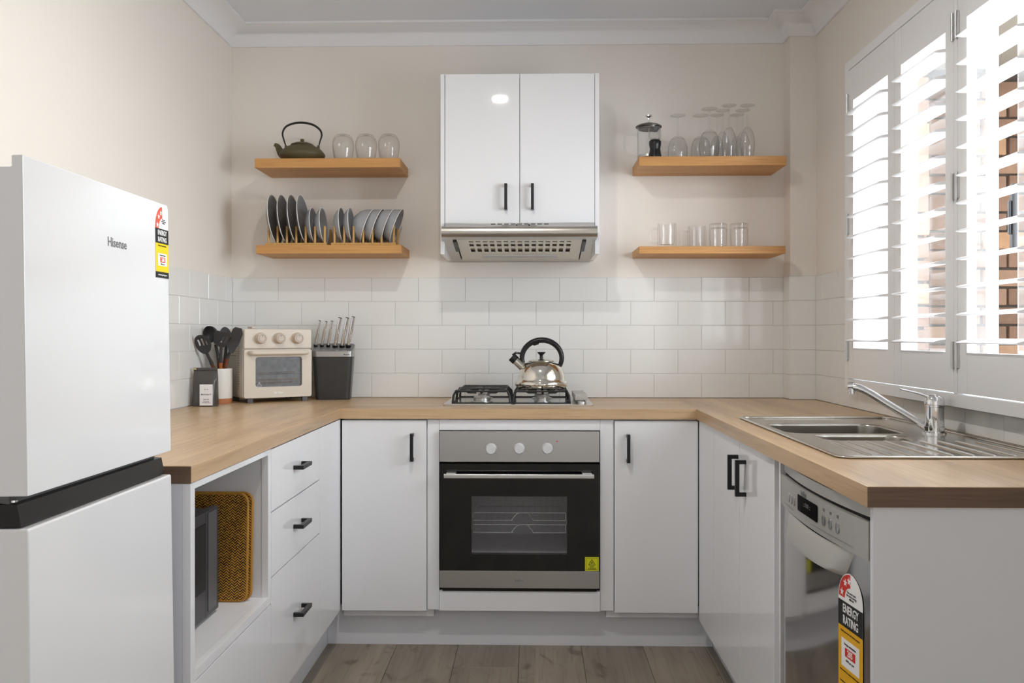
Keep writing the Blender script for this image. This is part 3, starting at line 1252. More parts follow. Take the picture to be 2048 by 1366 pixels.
def oven_rack(z):
    b = B()
    r = 0.0017
    y0 = 3.395
    b.tube(smooth_path([(-0.222, y0, z - 0.029), (-0.085, y0, z - 0.029), (-0.078, y0, z - 0.026), (-0.058, y0, z - 0.004), (-0.040, y0, z),
                        (-0.018, y0, z - 0.002), (0.002, y0, z - 0.026), (0.010, y0, z - 0.029), (0.124, y0, z - 0.029)], 4), r, 8)
    b.tube([(-0.222, y0, z), (0.124, y0, z)], r, 8)
    b.tube([(-0.222, y0, z - 0.029), (-0.224, y0, z - 0.02), (-0.224, y0, z), (-0.224, 3.76, z)], r, 8)
    b.tube([(0.124, y0, z - 0.029), (0.126, y0, z - 0.02), (0.126, y0, z), (0.126, 3.76, z)], r, 8)
    b.tube([(-0.222, 3.76, z), (0.124, 3.76, z)], r, 8)
    for k in range(14):
        x0 = -0.205 + k * 0.0238
        b.tube([(x0, y0, z), (x0, 3.76, z)], 0.001, 6)
    return b


for z in (0.5045, 0.4590):
    tt = part('oven_rack', oven_rack(z), m_chrome, t)
st = part('warning_sticker', B().box(0.1945, 0.2455, OF - 0.0006, OF - 0.0001, 0.3010, 0.3525), m_hoty, t,
          label='yellow hot surface warning sticker')
b = B()
x0, x1, z0, z1 = 0.1985, 0.2415, 0.3050, 0.3485
for q in ((x0, x1, z0, z0 + 0.0008), (x0, x1, z1 - 0.0008, z1), (x0, x0 + 0.0008, z0, z1), (x1 - 0.0008, x1, z0, z1)):
    b.box(q[0], q[1], OF - 0.0010, OF - 0.0007, q[2], q[3])
tri = [(0.2080, 0.3230), (0.2320, 0.3230), (0.2200, 0.3440)]
for k in range(3):
    a_, c_ = tri[k], tri[(k + 1) % 3]
    b.cyl((a_[0], OF - 0.0008, a_[1]), (c_[0], OF - 0.0008, c_[1]), 0.0008, 6)
for dx in (-0.003, 0, 0.003):
    b.cyl((0.220 + dx, OF - 0.0008, 0.3265), (0.220 + dx * 0.6, OF - 0.0008, 0.3350), 0.0006, 6)
part('warning_symbol', b, m_ink, st)
for s_, zz in (('HOT', 0.3165), ('SURFACE', 0.3092)):
    part('lettering', text_b(s_, 0.0085, squash=0.85, bold=0.0001).xform(frame_mat((0.2200, OF - 0.0009, zz), (1, 0, 0), (0, 0, 1))), m_ink, st)

# ------------------------------------------------------------------ gas hob
t = thing('gas_hob', 'stainless steel four-burner gas hob set in the worktop above the oven', 'hob', (-0.05, 3.69, ZT), world=True)
HXa, HXb, HYa, HYb = -0.3465, 0.2345, 3.4760, 3.9000
b = B().prism(rrect(HXa, HXb, HYa, HYb, 0.012), ZT + 0.0004, ZT + 0.0062, 2)
part('hob_plate', b, m_hob, t)
b = B()
b.prism(rrect(-0.322, -0.080, 3.492, 3.885, 0.01), ZT + 0.0062, ZT + 0.0072, 2)
b.prism(rrect(-0.070, 0.152, 3.492, 3.885, 0.01), ZT + 0.0062, ZT + 0.0072, 2)
part('burner_pan', b, m_hob, t)
burn = [(-0.202, 3.585, 0.034), (-0.205, 3.795, 0.026), (0.040, 3.585, 0.024), (0.040, 3.795, 0.032)]
for (x0, y0, r0) in burn:
    z = ZT + 0.0072
    b = B().lathe([(0, z), (r0 + 0.010, z), (r0 + 0.010, z + 0.004), (r0, z + 0.006), (r0, z + 0.016), (0, z + 0.016)], 28, (x0, y0, 0))
    bu = part('burner', b, m_satin, t)
    b = B().lathe([(0, z + 0.0165), (r0 - 0.002, z + 0.0165), (r0 - 0.001, z + 0.021), (r0 - 0.005, z + 0.024), (0, z + 0.0245)], 28, (x0, y0, 0))
    part('burner_cap', b, m_silver, bu)
GZ = 0.9600
for (x0, x1, bs) in ((-0.3120, -0.0870, burn[:2]), (-0.0760, 0.1460, burn[2:])):
    b = B()
    y0, y1 = 3.505, 3.872
    ym = (y0 + y1) / 2
    zf = ZT + 0.0085
    # low frame rods
    b.tube([(x0, y0, zf), (x1, y0, zf), (x1, y1, zf), (x0, y1, zf)], 0.0035, 8, closed=True)
    # arched side bars
    for xx, sgn in ((x0, 1), (x1, -1)):
        for (ya, yb) in ((y0 + 0.01, ym - 0.008), (ym + 0.008, y1 - 0.01)):
            b.tube([(xx, ya, zf), (xx + sgn * 0.003, ya + 0.002, GZ - 0.022), (xx + sgn * 0.012, ya + 0.008, GZ - 0.004),
                    (xx + sgn * 0.020, ya + 0.015, GZ - 0.004), (xx + sgn * 0.020, yb - 0.015, GZ - 0.004),
                    (xx + sgn * 0.003, yb - 0.002, GZ - 0.022), (xx, yb, zf)], 0.0048, 8)
    for (cx_, cy_, rr_) in bs:
        for ang in (0, 90, 180, 270):
            c_, s_ = math.cos(math.radians(ang)), math.sin(math.radians(ang))
            if ang in (0, 180):
                far = (x1 - 0.018 if c_ > 0 else x0 + 0.018, cy_)
            else:
                far = (cx_, cy_ + s_ * 0.078)
            near = (cx_ + c_ * 0.022, cy_ + s_ * 0.022)
            mid = ((far[0] * 0.45 + near[0] * 0.55), (far[1] * 0.45 + near[1] * 0.55))
            mid2 = ((far[0] * 0.70 + near[0] * 0.30), (far[1] * 0.70 + near[1] * 0.30))
            pts = [(far[0], far[1], GZ - 0.004), (mid2[0], mid2[1], GZ - 0.004), (mid[0], mid[1], GZ - 0.014), (near[0], near[1], GZ - 0.014)]
            b.tube(pts, 0.0042, 8)
        for s_ in (-1, 1):
            yy = cy_ + s_ * 0.078
            b.tube([(x0 + 0.018, yy, GZ - 0.004), (cx_ - 0.03, yy, GZ - 0.004)], 0.0042, 8)
            b.tube([(x1 - 0.018, yy, GZ - 0.004), (cx_ + 0.03, yy, GZ - 0.004)], 0.0042, 8)
            b.tube([(cx_ - 0.03, yy, GZ - 0.004), (cx_ + 0.03, yy, GZ - 0.004)], 0.0038, 8)
    part('pan_grate', b, m_iron, t)
for yy in (3.560, 3.635, 3.725, 3.800):
    b = B().lathe([(0, ZT + 0.0063), (0.021, ZT + 0.0063), (0.021, ZT + 0.012), (0.012, ZT + 0.016), (0, ZT + 0.016)], 24, (0.192, yy, 0))
    k = part('knob', b, m_satin, t)
    b = B().box(0.166, 0.218, yy - 0.008, yy + 0.008, ZT + 0.016, ZT + 0.041, 0.004)
    part('knob_grip', b, m_silver, k)

# ------------------------------------------------------------------ kettle
t = thing('kettle', 'polished steel whistling kettle with black loop handle on the hob', 'kettle', (0.036, 3.665, GZ + 0.001))
outer = [(0, 0), (0.098, 0), (0.104, 0.004), (0.107, 0.014), (0.106, 0.024), (0.100, 0.031), (0.0965, 0.034), (0.0950, 0.045), (0.0920, 0.060),
         (0.0860, 0.076), (0.0770, 0.090), (0.0650, 0.1010), (0.0560, 0.1060), (0.0545, 0.1075)]
part('body', B().lathe(outer + [(0, 0.1075)], 56), m_kettle, t, sharp=50)
part('lid', B().lathe([(0.0525, 0.1078), (0.0530, 0.1095), (0.0470, 0.1125), (0.0300, 0.1170), (0.012, 0.1190), (0, 0.1195), ], 48), m_kettle, t)
part('lid_knob', B().lathe([(0, 0.1195), (0.008, 0.1195), (0.0065, 0.1270), (0.0075, 0.1330), (0.0140, 0.1390), (0.0170, 0.1430), (0.0160, 0.1455),
                            (0, 0.1460)], 28), m_blackp, t)
pts = []
for k in range(0, 25):
    a = math.radians(222 - (222 + 42) * k / 24)
    pts.append((0.002 + 0.081 * math.cos(a), 0, 0.121 + 0.073 * math.sin(a)))
rs = [0.0085 + 0.0030 * math.sin(PI * k / 24) for k in range(25)]
b = B().tube(pts, rs, 14, sx=1.0)
b.tube([(-0.040, 0, 0.182), (-0.028, 0, 0.178), (-0.010, 0, 0.181)], [0.006, 0.0075, 0.004], 10)
part('handle', b, m_blackp, t, sharp=60)
sp = part('spout', B().tube([(-0.066, 0, 0.078), (-0.084, 0, 0.092), (-0.107, 0, 0.113)], [0.021, 0.0175, 0.0165], 20), m_kettle, t, sharp=60)
b = B().tube([(-0.104, 0, 0.110), (-0.121, 0, 0.1255)], [0.0185, 0.0185], 20)
b.tube([(-0.118, 0, 0.132), (-0.104, 0, 0.1420), (-0.086, 0, 0.1400), (-0.080, 0, 0.134)], [0.0045, 0.005, 0.0045, 0.004], 8)
part('spout_cap', b, m_blackp, sp)

# ------------------------------------------------------------------ sink and tap
SX0, SX1, SY0, SY1 = 0.6775, 1.1800, 2.0060, 2.9900
t = thing('kitchen_sink', 'stainless steel inset sink with two bowls and a ridged drainer', 'sink', (0.93, 2.5, ZT), world=True)
b = B()
zs = ZT + 0.0012
# outer raised rim
rim = rrect(SX0 + 0.006, SX1 - 0.006, SY0 + 0.006, SY1 - 0.006, 0.03, 6)
b.tube([(p[0], p[1], ZT + 0.0035) for p in rim], 0.0055, 10, closed=True, up=(0, 0, 1), sx=0.62)
part('rim', b, m_sink, t, sharp=70)
b1 = (0.713, 1.055, 2.520, 2.802, 0.055)
b2 = (0.765, 1.008, 2.350, 2.492, 0.045)


def holed_plate(bmb, outer_pts, holes, z):
    bm_ = bmesh.new()
    edges = []
    for loop in [outer_pts] + holes:
        vv = [bm_.verts.new((p[0], p[1], z)) for p in loop]
        for i_ in range(len(vv)):
            edges.append(bm_.edges.new((vv[i_], vv[(i_ + 1) % len(vv)])))
    bmesh.ops.triangle_fill(bm_, use_beauty=True, edges=edges)
    bmb.bm(bm_)
    bm_.free()


b = B()
h1 = rrect(b1[0], b1[1], b1[2], b1[3], b1[4], 8)
h2 = rrect(b2[0], b2[1], b2[2], b2[3], b2[4], 8)
holed_plate(b, rrect(SX0 + 0.004, SX1 - 0.004, SY0 + 0.004, SY1 - 0.004, 0.03, 6), [h1, h2], zs)
part('deck', b, m_sink, t)


def bowl(x0, x1, y0, y1, r, depth, nm):
    vs, fs = [], []
    steps = [(0.0, 0.0), (0.004, -0.002), (0.007, -0.007), (0.010, -depth + 0.03), (0.018, -depth + 0.01), (0.035, -depth)]
    n = None
    for ins, dz in steps:
        ring = rrect(x0 + ins, x1 - ins, y0 + ins, y1 - ins, max(r - ins * 0.6, 0.01), 8)
        n = len(ring)
        vs += [(p[0], p[1], zs + dz) for p in ring]
    for i_ in range(len(steps) - 1):
        for k_ in range(n):
            fs.append((i_ * n + k_, i_ * n + (k_ + 1) % n, (i_ + 1) * n + (k_ + 1) % n, (i_ + 1) * n + k_))
    fs.append(tuple((len(steps) - 1) * n + k_ for k_ in range(n)))
    p_ = part(nm, B().add(vs, fs), m_bowl, t, sharp=40)
    cx_, cy_ = (x0 + x1) / 2, (y0 + y1) / 2
    part('drain', B().lathe([(0, zs - depth + 0.001), (0.028, zs - depth + 0.001), (0.034, zs - depth + 0.003), (0.036, zs - depth + 0.0005)], 28,
                            (cx_, cy_, 0)), m_chrome, p_)


bowl(*b1, 0.16, 'bowl')
bowl(*b2, 0.12, 'bowl')
b = B()
for k in range(9):
    x0 = 0.765 + k * 0.046
    b.tube([(x0, 2.045, zs - 0.001), (x0, 2.055, zs + 0.0012), (x0, 2.325, zs + 0.0012), (x0, 2.335, zs - 0.001)], 0.0026, 8)
part('drainer_ridges', b, m_sink, t)

t = thing('sink_mixer_tap', 'chrome mixer tap with a long swivel spout behind the sink bowls', 'tap', (1.115, 2.522, ZT + 0.0012))
part('base_ring', B().lathe([(0, 0), (0.031, 0), (0.031, 0.004), (0.027, 0.008), (0, 0.008)], 32), m_chrome, t)
part('body', B().lathe([(0, 0.008), (0.0265, 0.008), (0.0265, 0.020), (0.0250, 0.021), (0.0250, 0.074), (0.0265, 0.0755), (0.0265, 0.080), (0, 0.080)], 36),
     m_chrome, t)
b = B().lathe([(0.0265, 0.0805), (0.0265, 0.090), (0.0240, 0.099), (0.0180, 0.106), (0.010, 0.110), (0, 0.111)], 36)
part('cap', b, m_chrome, t)
d = Vector((-0.17, 0.020, 0)).normalized()
pts = smooth_path([(d.x * 0.010, d.y * 0.01, 0.098), (d.x * 0.028, d.y * 0.028, 0.107), (d.x * 0.060, d.y * 0.06, 0.116), (d.x * 0.093, d.y * 0.093, 0.1235)], 6)
part('lever', B().tube(pts, [0.013 - 0.0075 * (k / (len(pts) - 1)) ** 0.6 for k in range(len(pts))], 12, sx=0.5), m_chrome, t, sharp=60)
ex, ey = -0.175, 0.150
pts = smooth_path([(-0.014, 0.012, 0.014), (0.30 * ex, 0.30 * ey, 0.044), (0.55 * ex, 0.55 * ey, 0.076), (0.75 * ex, 0.75 * ey, 0.1030), (0.88 * ex, 0.88 * ey, 0.1165), (ex, ey, 0.1220)], 8)
part('spout', B().tube(pts, 0.0112, 16), m_chrome, t, sharp=60)
b = B().tube([(ex + 0.006, ey - 0.005, 0.1235), (ex - 0.006, ey + 0.005, 0.1225)], [0.0125, 0.0125], 20)
b.tube([(ex, ey, 0.122), (ex + 0.001, ey, 0.1015)], [0.0115, 0.0115], 20)
part('aerator', b, m_chrome, t)

# ------------------------------------------------------------------ energy label helpers


def star_poly(cx, cz, r):
    return [(cx + (r if k % 2 == 0 else r * 0.42) * math.sin(k * PI / 5), cz + (r if k % 2 == 0 else r * 0.42) * math.cos(k * PI / 5)) for k in range(10)]


def flat(poly, h0, h1, mat4):
    b = B().prism(poly, h0, h1, 2)
    return b.xform(mat4)


# ------------------------------------------------------------------ dishwasher
t = thing('dishwasher', 'silver freestanding dishwasher with energy and water rating label', 'dishwasher', (0.9, 1.96, 0), world=True)
D0, D1 = 1.6700, 2.2500
dm, dh = (D0 + D1) / 2, (D1 - D0) / 2


def bulge(y, base=0.622, amp=0.020):
    return base - amp * (1 - ((y - dm) / dh) ** 2)


def curved_panel(y0, y1, z0, z1, base, amp, thick, n=16):
    front = [(bulge(y0 + (y1 - y0) * k / n, base, amp), y0 + (y1 - y0) * k / n) for k in range(n + 1)]
    back = [(base + thick, y1), (base + thick, y0)]
    return B().prism(front + back, z0, z1, 2)


part('tub_body', B().box(0.66, 1.19, D0 + 0.004, D1 - 0.004, 0.03, 0.855), m_silver, t)
part('top_strip', curved_panel(D0, D1, 0.8375, 0.8600, 0.6260, 0.020, 0.036), m_silver, t)
part('shadow_gap', curved_panel(D0 + 0.002, D1 - 0.002, 0.8300, 0.8375, 0.6300, 0.018, 0.03), m_dark, t)
cpn = part('control_panel', curved_panel(D0, D1, 0.7590, 0.8300, 0.6180, 0.020, 0.044), m_silver, t, sharp=40)


def dwp(y, z, lift=0.0004, base=0.6180):
    """frame on the curved front: x toward the viewer's right (-Y), y up"""
    sl = 0.020 * 2 * (y - dm) / dh ** 2
    right = Vector((-sl, -1, 0)).normalized()
    m4 = frame_mat((bulge(y, base) - lift, y, z), right, (0, 0, 1))
    return m4


for yy in (2.135, 2.108, 2.082, 1.868, 1.832, 1.796):
    b = B().lathe([(0, 0), (0.0095, 0), (0.0095, 0.0015), (0, 0.002)], 20, mat=Matrix.Diagonal((0.85, 1.15, 1, 1)).to_3x3().to_4x4())
    part('button', b.xform(dwp(yy, 0.793)), m_satin, cpn)
part('button_outline', B().lathe([(0.0095, 0), (0.0108, 0), (0.0108, 0.0006), (0.0095, 0.0006)], 20).xform(dwp(1.868, 0.793)), m_inkg, cpn)
part('display', flat(rrect(-0.070, 0.070, -0.018, 0.018, 0.002), 0, 0.0008, dwp(1.972, 0.799)), m_mwglass, cpn)
b = text_b('::: 0:00 :::', 0.014).xform(dwp(1.972, 0.802, 0.0014))
part('display_digits', b, m_inkg, cpn)
part('lettering', text_b('bellini', 0.017, bold=0.0002).xform(dwp(2.000, 0.8235, 0.0006)), m_inkg, cpn)
b = B()
m4 = dwp(1.83, 0.771, 0.0006)
bb = B().box(-0.11, 0.11, -0.0004, 0.0004, 0, 0.0003)
b.add(bb.xform(m4).v, bb.f)
bb = B().box(-0.05, 0.05, -0.0004, 0.0004, 0, 0.0003)
m4 = dwp(2.135, 0.771, 0.0006)
b.add(bb.xform(m4).v, bb.f)
for yy in (1.868, 1.832, 1.796):
    bb = B().box(-0.004, 0.004, -0.003, 0.003, 0, 0.0003)
    b.add(bb.xform(dwp(yy, 0.815, 0.0006)).v, bb.f)
part('panel_marks', b, m_inkg, cpn)
dd = part('door', curved_panel(D0 + 0.003, D1 - 0.003, 0.10, 0.7585, 0.6235, 0.020, 0.036, 24), m_dwdoor, t, sharp=40)
part('door_foot', B().box(0.655, 0.68, D0 + 0.01, D1 - 0.01, 0.0, 0.10), m_blackp, t)
# pocket handle: a tongue leaning out of the door under the control panel
n = 20
ha, hb = 1.735, 2.190
vs = []
for j, (dz, outw, ins) in enumerate(((0.7580, 0.002, 0.0), (0.7480, 0.008, 0.006), (0.7140, 0.020, 0.030), (0.7060, 0.021, 0.040), (0.7020, 0.014, 0.044), (0.7000, 0.0005, 0.046))):
    for k in range(n + 1):
        y = ha + ins + (hb - ha - 2 * ins) * k / n
        e = 1 - abs(2 * k / n - 1) ** 6
        vs.append((bulge(y, 0.6235) - outw * e, y, dz - 0.004 * math.sin(PI * k / n)))
fs = []
for j in range(5):
    for k in range(n):
        fs.append((j * (n + 1) + k, j * (n + 1) + k + 1, (j + 1) * (n + 1) + k + 1, (j + 1) * (n + 1) + k))
b = B().add(vs, fs)
vb = [(0.630, v[1], v[2]) for v in vs[:n + 1]] + [(0.630, v[1], v[2]) for v in vs[-(n + 1):]]
part('handle', b, m_silver, dd, sharp=50)
# rating label
m4 = dwp(1.750, 0.006, 0.0006, 0.6235)
lab = part('rating_label', flat([(-0.052, 0.30), (0.052, 0.30), (0.052, 0.640)] + arc((0, 0.655), 0.052, 0, 180, 16, 0.052) + [(-0.052, 0.640)], 0, 0.0003, m4),
           m_whitei, dd, label='tall energy and water rating sticker')
q = 0.0003


def lay(nm, poly, mat_, h=1):
    part(nm, flat(poly, q * h, q * h + 0.0002, m4), mat_, lab)


lay('red_scale', arc((0, 0.655), 0.050, 90, 180, 12) + arc((0, 0.655), 0.024, 180, 90, 8), m_red)
lay('black_band', [(-0.052, 0.598), (0.052, 0.598), (0.052, 0.648), (-0.052, 0.648)], m_ink, 2)
lay('amber_band', [(-0.052, 0.475), (0.052, 0.475), (0.052, 0.598), (-0.052, 0.598)], m_amber)
lay('white_box', [(-0.038, 0.520), (0.038, 0.520), (0.038, 0.575), (-0.038, 0.575)], m_whitei, 2)
lay('red_box', [(-0.022, 0.542), (0.022, 0.542), (0.022, 0.559), (-0.022, 0.559)], m_red, 3)
lay('green_band', [(-0.052, 0.462), (0.052, 0.462), (0.052, 0.477), (-0.052, 0.477)], m_green, 2)
lay('blue_scale', arc((-0.004, 0.385), 0.047, 20, 180, 16) + arc((-0.004, 0.385), 0.022, 180, 20, 10), m_blue)
lay('black_band', [(-0.052, 0.350), (0.052, 0.350), (0.052, 0.382), (-0.052, 0.382)], m_ink, 2)
lay('blue_band', [(-0.052, 0.30), (0.052, 0.30), (0.052, 0.350), (-0.052, 0.350)], m_blue)
b = B()
for a in (165, 125, 98):
    p_ = (0.037 * math.cos(math.radians(a)), 0.655 + 0.037 * math.sin(math.radians(a)))
    c_ = B().prism(star_poly(p_[0], p_[1], 0.0085), q * 2, q * 3, 2)
    b.add(c_.v, c_.f)
for a in (160, 125, 92, 58):
    p_ = (-0.004 + 0.034 * math.cos(math.radians(a)), 0.385 + 0.034 * math.sin(math.radians(a)))
    c_ = B().prism(star_poly(p_[0], p_[1], 0.0085), q * 2, q * 3, 2)
    b.add(c_.v, c_.f)
part('stars', b.xform(m4), m_whitei, lab)


def letter(txt, size, x, y, mat_, parent_, m4_, sq=1.0, bold=0.0003, h=4):
    bb_ = text_b(txt, size, squash=sq, bold=bold)
    bb_.v = [(p[0] + x, p[1] + y, p[2] + q * h) for p in bb_.v]
    part('lettering', bb_.xform(m4_), mat_, parent_)


letter('ENERGY', 0.023, 0.002, 0.634, m_whitei, lab, m4, 0.78, 0.0004)
letter('RATING', 0.023, 0.002, 0.612, m_whitei, lab, m4, 0.78, 0.0004)
letter('205', 0.017, 0, 0.5505, m_whitei, lab, m4, 0.9, 0.0004)
letter('Energy consumption', 0.006, 0, 0.566, m_ink, lab, m4, 1, 0)
letter('kWh per year', 0.006, 0, 0.535, m_ink, lab, m4, 1, 0)
letter('A joint government and industry program', 0.0048, 0, 0.589, m_ink, lab, m4, 1, 0)
letter('When tested in accordance with the standard', 0.0046, 0, 0.512, m_ink, lab, m4, 1, 0)
letter('Compare models at www.energyrating.gov.au', 0.0046, 0, 0.490, m_ink, lab, m4, 1, 0)
letter('The more stars\nthe more energy\nefficient', 0.0062, 0.006, 0.664, m_ink, lab, m4, 1, 0)
letter('The more stars\nthe more water\nefficient', 0.0062, 0.004, 0.396, m_ink, lab, m4, 1, 0)
letter('WATER RATING', 0.0165, 0, 0.366, m_whitei, lab, m4, 0.78, 0.0003)

# ------------------------------------------------------------------ fridge
t = thing('fridge', 'white two-door top-freezer fridge with black band between its doors', 'fridge', (-0.7270, 1.5665, 0.0))
t.rotation_euler = (0, math.radians(-0.85), 0)
F0, F1 = -0.2625, 0.2625
part('cabinet_body', B().box(-0.560, -0.052, F0 + 0.003, F1 - 0.003, 0.03, 1.4230, 0.004), m_fside, t)
up = part('freezer_door', B().prism([(-0.050, 0.9375), (0.0, 0.9375), (0.0, 1.4405), (-0.0175, 1.4405), (-0.0175, 1.4235), (-0.050, 1.4235)], F0, F1, 1, 0.0022), m_fridge, t)
lo = part('fridge_door', B().box(-0.050, 0.0, F0, F1, 0.05, 0.8900, 0.004, 3), m_fridge, t)
part('handle_band', B().prism([(-0.048, 0.892), (-0.012, 0.892), (-0.018, 0.925), (-0.048, 0.928)], F0 + 0.003, F1 - 0.006, 1), m_blackp, t)
b = B()
b.box(-0.052, -0.030, F0 + 0.003, F1 - 0.012, 0.926, 0.9375)
part('gasket', b, m_grayp, t)
part('hinge_screw', B().lathe([(0, 0.928), (0.006, 0.928), (0.006, 0.931), (0, 0.932)], 16, (-0.028, F0 + 0.012, 0)), m_chrome, t)
part('toe_grille', B().box(-0.08, -0.02, F0 + 0.01, F1 - 0.01, 0.0, 0.048), m_grayp, t)


def frm(y, z, lift=0.0003):
    return frame_mat((lift, y, z), (0, 1, 0), (0, 0, 1))


letter('Hisense', 0.0235, 0, 0, m_inkg, up, frm(0.035, 1.3395), 1.0, 0.0003, 0)
m4 = frm(0.2335, 0.0)
lab = part('energy_label', flat([(-0.0350, 1.302), (0.0275, 1.302), (0.0275, 1.4330), (-0.0020, 1.4330)] +
                                arc((0.0, 1.388), 0.0345, 95, 180, 10, 0.045), 0, 0.0003, m4), m_whitei, up, label='energy rating sticker')
lay('red_scale', arc((0.0, 1.388), 0.0345, 92, 180, 10, 0.045) + arc((0.0, 1.388), 0.018, 180, 92, 8, 0.022), m_orange)
lay('black_band', [(-0.0350, 1.359), (0.0275, 1.359), (0.0275, 1.3885), (-0.0350, 1.3885)], m_ink, 2)
lay('yellow_band', [(-0.0350, 1.302), (0.0275, 1.302), (0.0275, 1.359), (-0.0350, 1.359)], m_yellow)
lay('white_box', [(-0.025, 1.314), (0.0185, 1.314), (0.0185, 1.339), (-0.025, 1.339)], m_whitei, 2)
lay('red_box', [(-0.014, 1.321), (0.009, 1.321), (0.009, 1.3315), (-0.014, 1.3315)], m_red, 3)
lay('black_band', [(-0.0350, 1.2900), (0.0275, 1.2900), (0.0275, 1.302), (-0.0350, 1.302)], m_ink, 1)
b = B()
for a in (168, 135, 108):
    c_ = B().prism(star_poly(0.026 * math.cos(math.radians(a)), 1.388 + 0.034 * math.sin(math.radians(a)), 0.0062), q * 2, q * 3, 2)
    b.add(c_.v, c_.f)
part('stars', b.xform(m4), m_whitei, lab)
letter('ENERGY', 0.0135, -0.004, 1.3800, m_whitei, lab, m4, 0.86, 0.0003)
letter('RATING', 0.0135, -0.004, 1.3665, m_whitei, lab, m4, 0.86, 0.0003)
letter('268', 0.0105, -0.0025, 1.3262, m_whitei, lab, m4, 0.9, 0.0003)
letter('Energy consumption', 0.0034, -0.003, 1.3352, m_ink, lab, m4, 1, 0)
letter('kWh per year', 0.0034, -0.003, 1.3175, m_ink, lab, m4, 1, 0)
letter('A joint government program', 0.0035, -0.004, 1.3545, m_ink, lab, m4, 1, 0)
letter('www.energyrating.gov.au', 0.0042, -0.004, 1.2960, m_whitei, lab, m4, 1, 0.0001)
letter('The more\nstars the more\nefficient', 0.0038, 0.004, 1.4040, m_ink, lab, m4, 1, 0)

# ------------------------------------------------------------------ microwave and woven trays in the nook
NZ = 0.4602
t = thing('microwave', 'dark grey microwave with a black glass door in the open nook', 'microwave', (-1.0, 2.12, NZ), world=True)
part('casing', B().box(-1.15, -0.835, 1.915, 2.315, NZ + 0.008, 0.727, 0.004), m_mwbody, t)
MF = -0.8150
b = B().box(-0.835, MF, 1.915, 1.955, NZ + 0.008, 0.733, 0.002)
b.box(-0.835, MF, 2.225, 2.318, NZ + 0.008, 0.733, 0.002)
b.box(-0.835, MF, 1.955, 2.225, NZ + 0.008, 0.540, 0.002)
b.box(-0.835, MF, 1.955, 2.225, 0.705, 0.733, 0.002)
d_ = part('front_frame', b, m_mwbody, t)
part('door_glass', B().box(-0.832, MF + 0.0005, 1.955, 2.225, 0.540, 0.705), m_mwglass, t)
part('side_strip', B().box(-0.835, MF + 0.002, 2.240, 2.300, NZ + 0.020, 0.728, 0.001), m_grayp, t)
for fx_, fy_ in ((-0.85, 1.94), (-0.85, 2.29), (-1.12, 1.94), (-1.12, 2.29)):
    part('foot', B().lathe([(0, NZ), (0.010, NZ), (0.010, NZ + 0.008), (0, NZ + 0.008)], 12, (fx_, fy_, 0)), m_blackp, t)


def tray(dx, dy, lean, lab_):
    t_ = thing('woven_tray', lab_, 'tray', (-0.910 + dx, 2.392 + dy, NZ + 0.0005))
    t_.rotation_euler = (math.radians(lean), 0, 0)
    part('mat', B().prism(rrect(-0.145, 0.145, 0.002, 0.288, 0.022, 6), -0.004, 0.004, 1), m_weave, t_)
    part('edge_cord', B().tube([(p[0], 0, p[1]) for p in rrect(-0.144, 0.144, 0.0035, 0.2865, 0.022, 6)], 0.0045, 8, closed=True, up=(0, 1, 0)),
         m_weave_e, t_)
    return t_


tray(0.0, 0.0, -2.0, 'golden woven seagrass tray stood on edge, the front one behind the microwave')
tray(0.008, 0.011, -3.0, 'golden woven seagrass tray stood on edge, the back one against the nook side')

# ------------------------------------------------------------------ toaster oven
t = thing('toaster_oven', 'cream countertop toaster oven with three knobs and a glass door', 'toaster oven', (-1.157, 3.578, ZT), math.radians(34))
TWd, TD, TZ0, TZ1 = 0.285, 0.232, 0.018, 0.3005
b = B().box(0, TWd, 0.012, TD, TZ0, TZ1, 0.010, 3)
body = part('casing', b, m_cream, t)
b = B()
for k in range(22):
    z = 0.055 + k * 0.0095
    b.box(-0.0006, 0.0004, 0.060, 0.082, z, z + 0.004)
    if k % 2 == 0 and k > 12:
        b.box(-0.0006, 0.0004, 0.10, 0.20, z, z + 0.004)
part('side_vents', b, m_slot, body)
part('control_face', B().box(0.001, TWd - 0.001, 0.0, 0.013, 0.2185, TZ1 - 0.001, 0.006, 3), m_cream, t)
for kx_ in (0.068, 0.146, 0.222):
    b = B().lathe([(0, 0), (0.0235, 0), (0.0235, 0.005), (0.0205, 0.008), (0.0195, 0.024), (0.0175, 0.026), (0, 0.026)], 32)
    k_ = part('knob', b.xform(frame_mat((kx_, 0, 0.2620), (1, 0, 0), (0, 0, 1))), m_creamk, t)
    b = B().lathe([(0.0130, 0.0262), (0.0142, 0.0262), (0.0142, 0.0268), (0.0130, 0.0268)], 24)
    b.box(-0.0008, 0.0008, 0.006, 0.012, 0.0262, 0.0268)
    part('knob_mark', b.xform(frame_mat((kx_, 0, 0.2620), (1, 0, 0), (0, 0, 1))), m_inkg, k_)
wx0, wx1, wz0, wz1 = 0.048, 0.242, 0.064, 0.1855
b = B()
bm_ = bmesh.new()
edges = []
for loop in (rrect(0.002, TWd - 0.002, TZ0 + 0.002, 0.2155, 0.008), rrect(wx0, wx1, wz0, wz1, 0.010)):
    vv = [bm_.verts.new((p[0], 0.0, p[1])) for p in loop]
    for i_ in range(len(vv)):
        edges.append(bm_.edges.new((vv[i_], vv[(i_ + 1) % len(vv)])))
bmesh.ops.triangle_fill(bm_, use_beauty=True, edges=edges)
r_ = bmesh.ops.extrude_face_region(bm_, geom=bm_.faces[:])
for g_ in r_['geom']:
    if isinstance(g_, bmesh.types.BMVert):
        g_.co.y += 0.012
b.bm(bm_)
bm_.free()
dr = part('door', b, m_cream, t)
part('door_window', B().prism(rrect(wx0 + 0.0005, wx1 - 0.0005, wz0 + 0.0005, wz1 - 0.0005, 0.010), 0.004, 0.006, 1), m_ovpane, dr)
